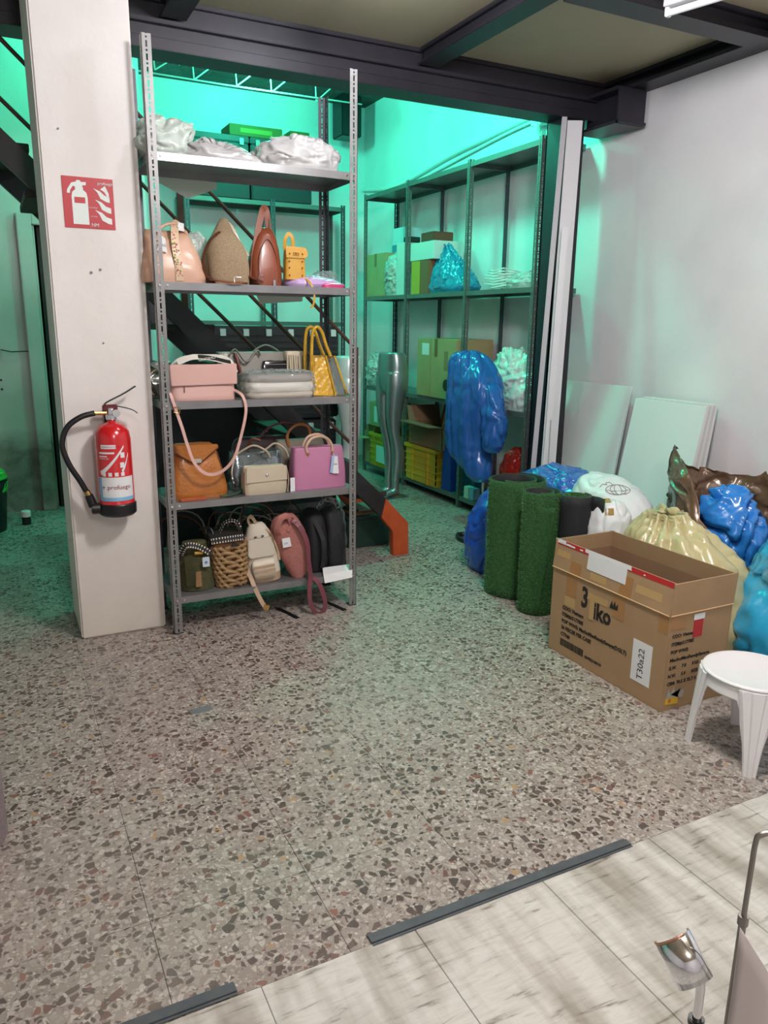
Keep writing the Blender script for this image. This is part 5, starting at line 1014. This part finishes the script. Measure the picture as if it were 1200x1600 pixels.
G().prism([(.02,.055),(.03,.10),(.045,.07),(.06,.105),(.07,.065),(.085,.095),(.09,.05),(.115,.045),(.12,.075),(.10,.085),(.085,.055)],-bl-.0022,-bl-.0018).build('grey_print',mat('grey_print_b','#a39f98',.6),t)
G().box(.035,.05,-bl-.0026,-bl-.002,.035,.052).build('orange_print',mat('orange_print_b','#c0702a',.6),t)
# ---------------------------------------------------------------- bags on the floor at the right wall
crumple_bag('plastic_bag','khaki yellow tied rubbish bag standing behind the big carton','bag',(2.83,2.44,0),[(0,0,0,.17,.27,2.6),(.1,.0,0,.23,.35,2.4),(.3,0,.02,.235,.35,2.3),(.46,0,.04,.20,.30,2.2),(.56,-.02,.08,.13,.19,2),(.61,-.03,.10,.07,.10,2),(.64,-.03,.11,.055,.07,2)],M_khaki,.03,6,31,folds=(16,.06,2.2),tie=(-.03,.11,.625,0))
crumple_bag('plastic_bag','sky blue full rubbish bag at the right picture edge behind the stool','bag',(3.11,1.93,0),[(0,0,0,.25,.26,2.6),(.12,.0,0,.33,.32,2.4),(.3,0,0,.33,.32,2.3),(.44,0,.0,.27,.27,2.2),(.47,0,0,.27,.26,2.2),(.6,.02,.0,.22,.23,2.1),(.74,.05,0,.1,.12,2),(.78,.05,0,.04,.05,2)],M_sky,.04,5,32,folds=(12,.03,1),mm=70)
crumple_bag('plastic_bag','white printed carrier bag lying between turf rolls and khaki bag','bag',(2.93,3.02,.0),[(0,0,0,.16,.24,2.6),(.2,.0,0,.20,.28,2.4),(.42,0,0,.20,.28,2.3),(.6,0,.05,.16,.24,2.2),(.69,0,.10,.10,.15,2),(.72,0,.12,.03,.05,2)],M_wbag,.014,6,33)
tb=bpy.data.objects['plastic_bag.004'] if 'plastic_bag.004' in bpy.data.objects else None
g=G()
def ringpts(cx,cy,r,n=24): return [(cx+r*1.3*math.cos(2*PI*i/n),cy+r*math.sin(2*PI*i/n)) for i in range(n)]
crumple_bag('plastic_bag','white paper wrapped bundle with small gold prints below the carrier bag','bag',(2.74,2.86,0),[(0,0,0,.10,.12,2.6),(.3,.0,0,.12,.14,2.4),(.52,0,0,.11,.12,2.2),(.62,0,0,.07,.08,2),(.65,0,0,.02,.03,2)],M_wbag,.016,7,36)
crumple_bag('plastic_bag','blue plastic bag pile on the floor behind the three turf rolls','bag',(2.98,3.55,0),[(0,0,0,.2,.26,2.6),(.25,.0,0,.24,.34,2.4),(.42,0,0,.24,.36,2.3),(.56,0,.0,.21,.34,2.2),(.64,0,0,.15,.24,2),(.67,0,.06,.04,.05,2)],M_blueF,.05,6,34)
crumple_bag('plastic_bag','dark blue plastic bag on the floor left of the widest turf roll','bag',(2.70,3.83,0),[(0,0,0,.12,.14,2.6),(.1,.0,0,.15,.17,2.4),(.3,0,0,.14,.16,2.3),(.46,.03,0,.09,.1,2.2),(.53,.04,0,.03,.03,2)],M_blueD,.03,7,35)
tag(G().tube([(2.93+.07*math.cos(a),4.42+.13*math.sin(a),.018) for a in [2*PI*i/40 for i in range(40)]],.017,10,closed=True).build('black_hose_ring',M_black,sm=True),'black hose ring lying on the floor left of the blue bag','hose')
# brown open bag with blue plastic inside
t=thing('plastic_bag','open bronze brown bag with blue plastic spilling out, by the right wall','bag',(3.42,2.62,0))
g=G().loft([(0,0,0,.2,.3,2.6),(.15,.0,0,.26,.36,2.4),(.4,0,0,.27,.40,2.3),(.56,0,0,.27,.40,2.2),(.66,.0,0,.28,.42,2.2),(.74,.02,0,.27,.42,2.1)],m=60,n=110,cap=False)
for i,v in enumerate(g.v):
    if v.z>.30:
        a=math.atan2(v.y,v.x); k=1; d_=abs((a+2.35+PI)%(2*PI)-PI)/PI; d2=abs((a-2.25+PI)%(2*PI)-PI); hh=-.35+1.25*min(1,d_*1.5)+.75*math.exp(-(d2/.6)**2)+.25*noise.noise(Vector((a*2,0,3)))
        g.v[i]=Vector((v.x,v.y,.30+(v.z-.30)*(.35+.65*hh)))
g.wrinkle(.03,7,3,zmin=.02).crease(.03,9,3,.02); o=g.build('bag_body',M_brownbag,t,sm=3); md=o.modifiers.new('s','SOLIDIFY'); md.thickness=.002
g=G().loft([(.3,0,-.0,.14,.18,2),(.48,-.04,.02,.15,.18,2.2),(.58,-.06,.03,.12,.15,2.2),(.66,-.05,.03,.08,.11,2),(.70,-.04,.03,.03,.05,2)],m=56,n=90).wrinkle(.03,8,5).crease(.04,9,5); g.build('blue_plastic_content',mat('bright_blue_film','#2b82d8',.25,coat=.5,bump=('crease',8,.5,.02)),t,label='crumpled bright blue plastic',sm=3)
# carrier bag prints (logo outline)
t=[o for o in bpy.data.objects if o.get('label','').startswith('white printed')][0]
gp=mat('grey_logo_print','#8f8c88',.6); gg=mat('gold_print','#a58a52',.5)
def snap_print(body,c,d,curves,r_,m,name,fill=None):
    """lay printed lines on the bag's own surface: each point is dropped along d onto the mesh"""
    d=Vector(d).normalized(); u=d.cross(Vector((0,0,1))).normalized(); v=u.cross(d); g=G()
    for cv in curves:
        P3=[]
        for a,b in cv:
            ok,loc,nn,_=body.data and body.ray_cast(Vector(c)-d*.8+u*a+v*b,d)
            if ok: P3.append(loc-d*.002)
        if len(P3)>2: g.tube(P3,r_,5)
    if g.v: g.build(name,m,body.parent,kind='stuff')
wb=[c for c in t.children if c.name.startswith('bag_body')][0]
bpy.context.view_layer.update()
el=lambda a,b,cx=0,cy=0,n=26:[(cx+a*math.cos(2*PI*i/n),cy+b*math.sin(2*PI*i/n)) for i in range(n+1)]
snap_print(wb,(-.02,.0,.62),(.40,.72,-.56),[el(.062,.036),el(.040,.036),el(.018,.036),[(-.062,.0),(-.03,-.01),(.03,-.01),(.062,0)],[(-.02,.036),(-.035,.055),(-.055,.05),(-.05,.035),(-.07,.045),(-.085,.03)]],.0022,gp,'logo_print')
t2=[o for o in bpy.data.objects if o.get('label','').startswith('white paper wrapped')][0]; wb2=[c for c in t2.children if c.name.startswith('bag_body')][0]
for (a,b) in ((.0,.05),(.01,-.02)): snap_print(wb2,(-.01,.03,.57),(.50,.72,-.48),[[(a-.02,b+q*.004),(a,b+q*.004),(a+.02,b+q*.004+.002)] for q in range(-4,5)],.0025,gg,'gold_print')
# ---------------------------------------------------------------- stool
M_st=mat('white_stool_plastic','#e3e2e4',.35)
t=thing('plastic_stool','low white round plastic stool at the right picture edge','stool',(2.325,1.65,0),rz=0)
h=.315
G().lathe([(.01,h-.012),(.155,h-.012),(.167,h-.01),(.170,h-.004),(.168,h),(.160,h+.002),(.150,h-.001),(.01,h-.002)],56).build('seat',M_st,t,sm=.9)
# skirt with arches between four legs
def skirt():
    g=G(); n=96; m=10; vs=[];fs=[]
    for i in range(n):
        a=2*PI*i/n; q=((a-PI/4)%(PI/2)); q=min(q,PI/2-q)          # angle from nearest leg
        low=h-.235+.0 if False else 0
        k=min(1,max(0,(q-.16)/.25)); depth=.30*(1-k)**2.2+.045+.0*k
        zb=max(h-.012-depth,h-.20)
        for j in range(m+1):
            z=h-.012-(h-.012-zb)*j/m; r_=.160+.03*((h-z)/h)
            vs.append((r_*math.cos(a),r_*math.sin(a),z))
    for i in range(n):
        for j in range(m): a=i*(m+1)+j; b=((i+1)%n)*(m+1)+j; fs.append((a,b,b+1,a+1))
    return g.add(vs,fs)
o=skirt().build('skirt',M_st,t,sm=3); md=o.modifiers.new('s','SOLIDIFY'); md.thickness=.004
for q in range(4):
    a=PI/4+q*PI/2; g=G(); M=Rm(a,'Z'); vs=[];fs=[]; m=14
    prof=[(-.5,0),(-.42,.010),(-.2,.010),(-.14,.018),(.14,.018),(.2,.010),(.42,.010),(.5,0),(.40,-.012),(-.40,-.012)]
    for j in range(m+1):
        z=(h-.012)*(1-j/m); f=1-z/h; r_=.160+.027*f; wd=.085*(1-f)**1.3+.046
        for (u,v) in prof: vs.append((r_+v*(.9-.2*f),u*wd,z))
    k=len(prof)
    for j in range(m):
        for i in range(k): fs.append((j*k+i,j*k+(i+1)%k,(j+1)*k+(i+1)%k,(j+1)*k+i))
    fs.append(tuple(range(k))); fs.append(tuple(m*k+i for i in range(k))[::-1]); g.add(vs,fs,M); g.build('leg',M_st,t,sm=.5)
# ---------------------------------------------------------------- display stand close to the camera
M_rod=mat('brushed_metal_rod','#8f8a86',.3,.8)
t=thing('display_stand','metal display stand with a short chrome tube clip at the bottom right corner','stand',(.562,.408,0))
G().cyl((0.0,0,.0),(0,0,.83),.0065,n=14).build('pole',M_rod,t,sm=True); G().tube(smooth([(0,0,.82),(0,0,.865),(-.001,.001,.88),(-.006,.004,.888)],8),.0045,12).build('neck',M_chrome,t,sm=True)
G().cyl((0,0,.826),(0,0,.834),.008,n=16).build('collar',M_black,t,bevel=.001); G().prism([(0,.79),(.018,.782),(.02,.797),(0,.806)],-.003,.003).build('thumb_screw',M_rod,t,bevel=.001)
c_=Vector((-.012,.014,.897)); vw=(c_+Vector((.562,.408,-1.5))).normalized(); rr_=vw.cross(Vector((0,0,1))).normalized(); dd=-(rr_.cross(vw)); ax=(rr_*.62+dd*.78)*.021+vw*.004; an=ax.normalized(); p1=(rr_*.78-dd*.62); p1=(p1-an*p1.dot(an)).normalized(); p2=an.cross(p1)
if p2.dot(vw)>0: p2=-p2
vs=[];fs=[]; n=36
for i in range(n+1):
    a=-.35+(PI+.55)*i/n
    for e_ in (-1,1): vs.append(c_+ax*e_+(p1*math.cos(a)+p2*math.sin(a))*.0185)
for i in range(n): fs.append((2*i,2*i+1,2*i+3,2*i+2))
o=G().add(vs,fs).build('chrome_clip',M_chrome,t,sm=3); o.modifiers.new('s','SOLIDIFY').thickness=.0016
vs=[];fs=[]
for i in range(n+1):
    a=.9+(PI-.6)*i/n
    for e_ in (-1.04,-.96): vs.append(c_+ax*e_+(p1*math.cos(a)+p2*math.sin(a))*.0188)
for i in range(n): fs.append((2*i,2*i+1,2*i+3,2*i+2))
o=G().add(vs,fs).build('clip_rim',mat('copper_rim','#b98a72',.3,.6),t,sm=3,label='copper coloured rim'); o.modifiers.new('s','SOLIDIFY').thickness=.002
G().lathe([(.09,0),(.09,.006),(.02,.01)],32).build('base_disc',M_rod,t,sm=True)
t=thing('sign_holder','thin metal hook frame rising behind a pale sheet at the right picture edge','stand',(.600,.400,0))
G().tube([(.0,0,0),(.0,0,.94)],.0038,10).build('pole',M_rod,t,sm=True); G().tube(smooth([(0,0,.93),(.001,0,1.0),(.002,-.0,1.028),(.006,-.002,1.036),(.03,-.014,1.038),(.12,-.06,1.036)],20),.0026,8).build('hook_arm',M_rod,t,sm=True)
G().cyl((0,0,.936),(0,0,.946),.0052,n=12).build('collar',M_rod,t); G().strap([(.016,-.009,1.022),(.10,-.052,1.020)],.014,.006,(.45,.89,0)).build('clip_bar',M_black,t,bevel=.001); G().lathe([(.08,0),(.08,.006),(.02,.01)],32).build('base_disc',M_rod,t,sm=True)
t=thing('hanging_sheet','pale pinkish grey sheet hanging from a pole in the bottom right corner','sheet',(.576,.385,0))
vs=[];fs=[];nx,nz=24,40; dv=Vector((.894,-.448,0)); nv=Vector((.448,.894,0))
for i in range(nx+1):
    for k in range(nz+1):
        u,v=i/nx,k/nz; top=.952-1.25*min(u*.16,.055)-.25*u*.16; z=.05+(top-.05)*v
        p=dv*(.16*u+.012*(1-v))+nv*(.006*noise.noise(Vector((u*3,v*6,1)))+.004*math.sin(u*8+v*3)); vs.append(p+Vector((0,0,z)))
for i in range(nx):
    for k in range(nz): a=i*(nz+1)+k; fs.append((a,a+1,a+nz+2,a+nz+1))
o=G().add(vs,fs).build('sheet',mat('pinkish_grey_sheet','#b9afad',.45),t,sm=3); o.modifiers.new('s','SOLIDIFY').thickness=.002
G().tube([(-.009,.004,0),(-.006,.003,.80)],.0035,10).build('pole',M_rod,t,sm=True); G().box(-.03,.14,-.08,.03,0,.012).build('base_bar',M_rod,t,bevel=.002)
# ---------------------------------------------------------------- left edge things
t=thing('pedestal_bin','speckled mauve grey cylindrical bin at the left picture edge','bin',(-.30,2.30,0))
G().lathe([(.19,0),(.2,.01),(.2,.49),(.196,.5),(.18,.5),(.178,.1),(.01,.09)],56).build('bin_body',mat('speckled_grey','#6f6468',.5,var=(160,.12),color2='#8a7d80'),t,sm=.6); G().lathe([(.2,.48),(.206,.485),(.206,.51),(.2,.515),(.186,.512),(.185,.48)],56).build('rim',M_black,t,sm=.6)
t=thing('bucket','black bucket with a bright green cloth in the back room at the left edge','bucket',(-.15,6.1,0))
G().lathe([(.11,0),(.115,.01),(.145,.36),(.152,.37),(.152,.385),(.14,.385),(.11,.03),(.01,.03)],40).build('bucket_body',M_black,t,sm=.6); g=G().loft([(.2,0,0,.1,.1,2),(.35,.01,0,.125,.12,2),(.43,.03,0,.09,.09,2),(.46,.03,0,.03,.03,2)],m=24,n=48).wrinkle(.04,14,3); g.build('green_cloth',mat('bright_green_cloth','#3fc24a',.7),t,sm=3)
G().tube(smooth([(.14,-.04,.36),(.13,-.06,.45),(.06,-.08,.48),(-.05,-.08,.44)],14),.004,6).build('wire_handle',mat('green_wire','#6fd86a',.4),t,sm=True)
t=thing('small_jar','small white capped jar on the floor beside the bucket','jar',(.10,6.2,0)); G().lathe([(.03,0),(.032,.01),(.032,.06),(.01,.065)],20).build('jar_body',M_black,t,sm=.6); G().lathe([(.033,.06),(.034,.065),(.034,.10),(.03,.105),(.01,.105)],20).build('cap',M_white,t,sm=.6)

# pale sheets showing under the shelf boards
t=thing('paper_sheet','pale card sheet hanging down behind the top shelf board at left','sheet',(.93,4.006,2.0)); G().prism([(-.14,.15),(-.005,.09),(.14,.147),(.14,.26),(-.14,.26)],0,.002).build('sheet',mat('pale_card','#c9cfc6',.6),t)
t=thing('paper_sheet','pale card strip hanging down behind the second shelf board','sheet',(1.39,4.006,1.5)); G().prism([(-.13,.14),(-.11,.10),(.125,.118),(.13,.23),(-.13,.23)],0,.002).build('sheet',mat('pale_card','#c9cfc6',.6),t)
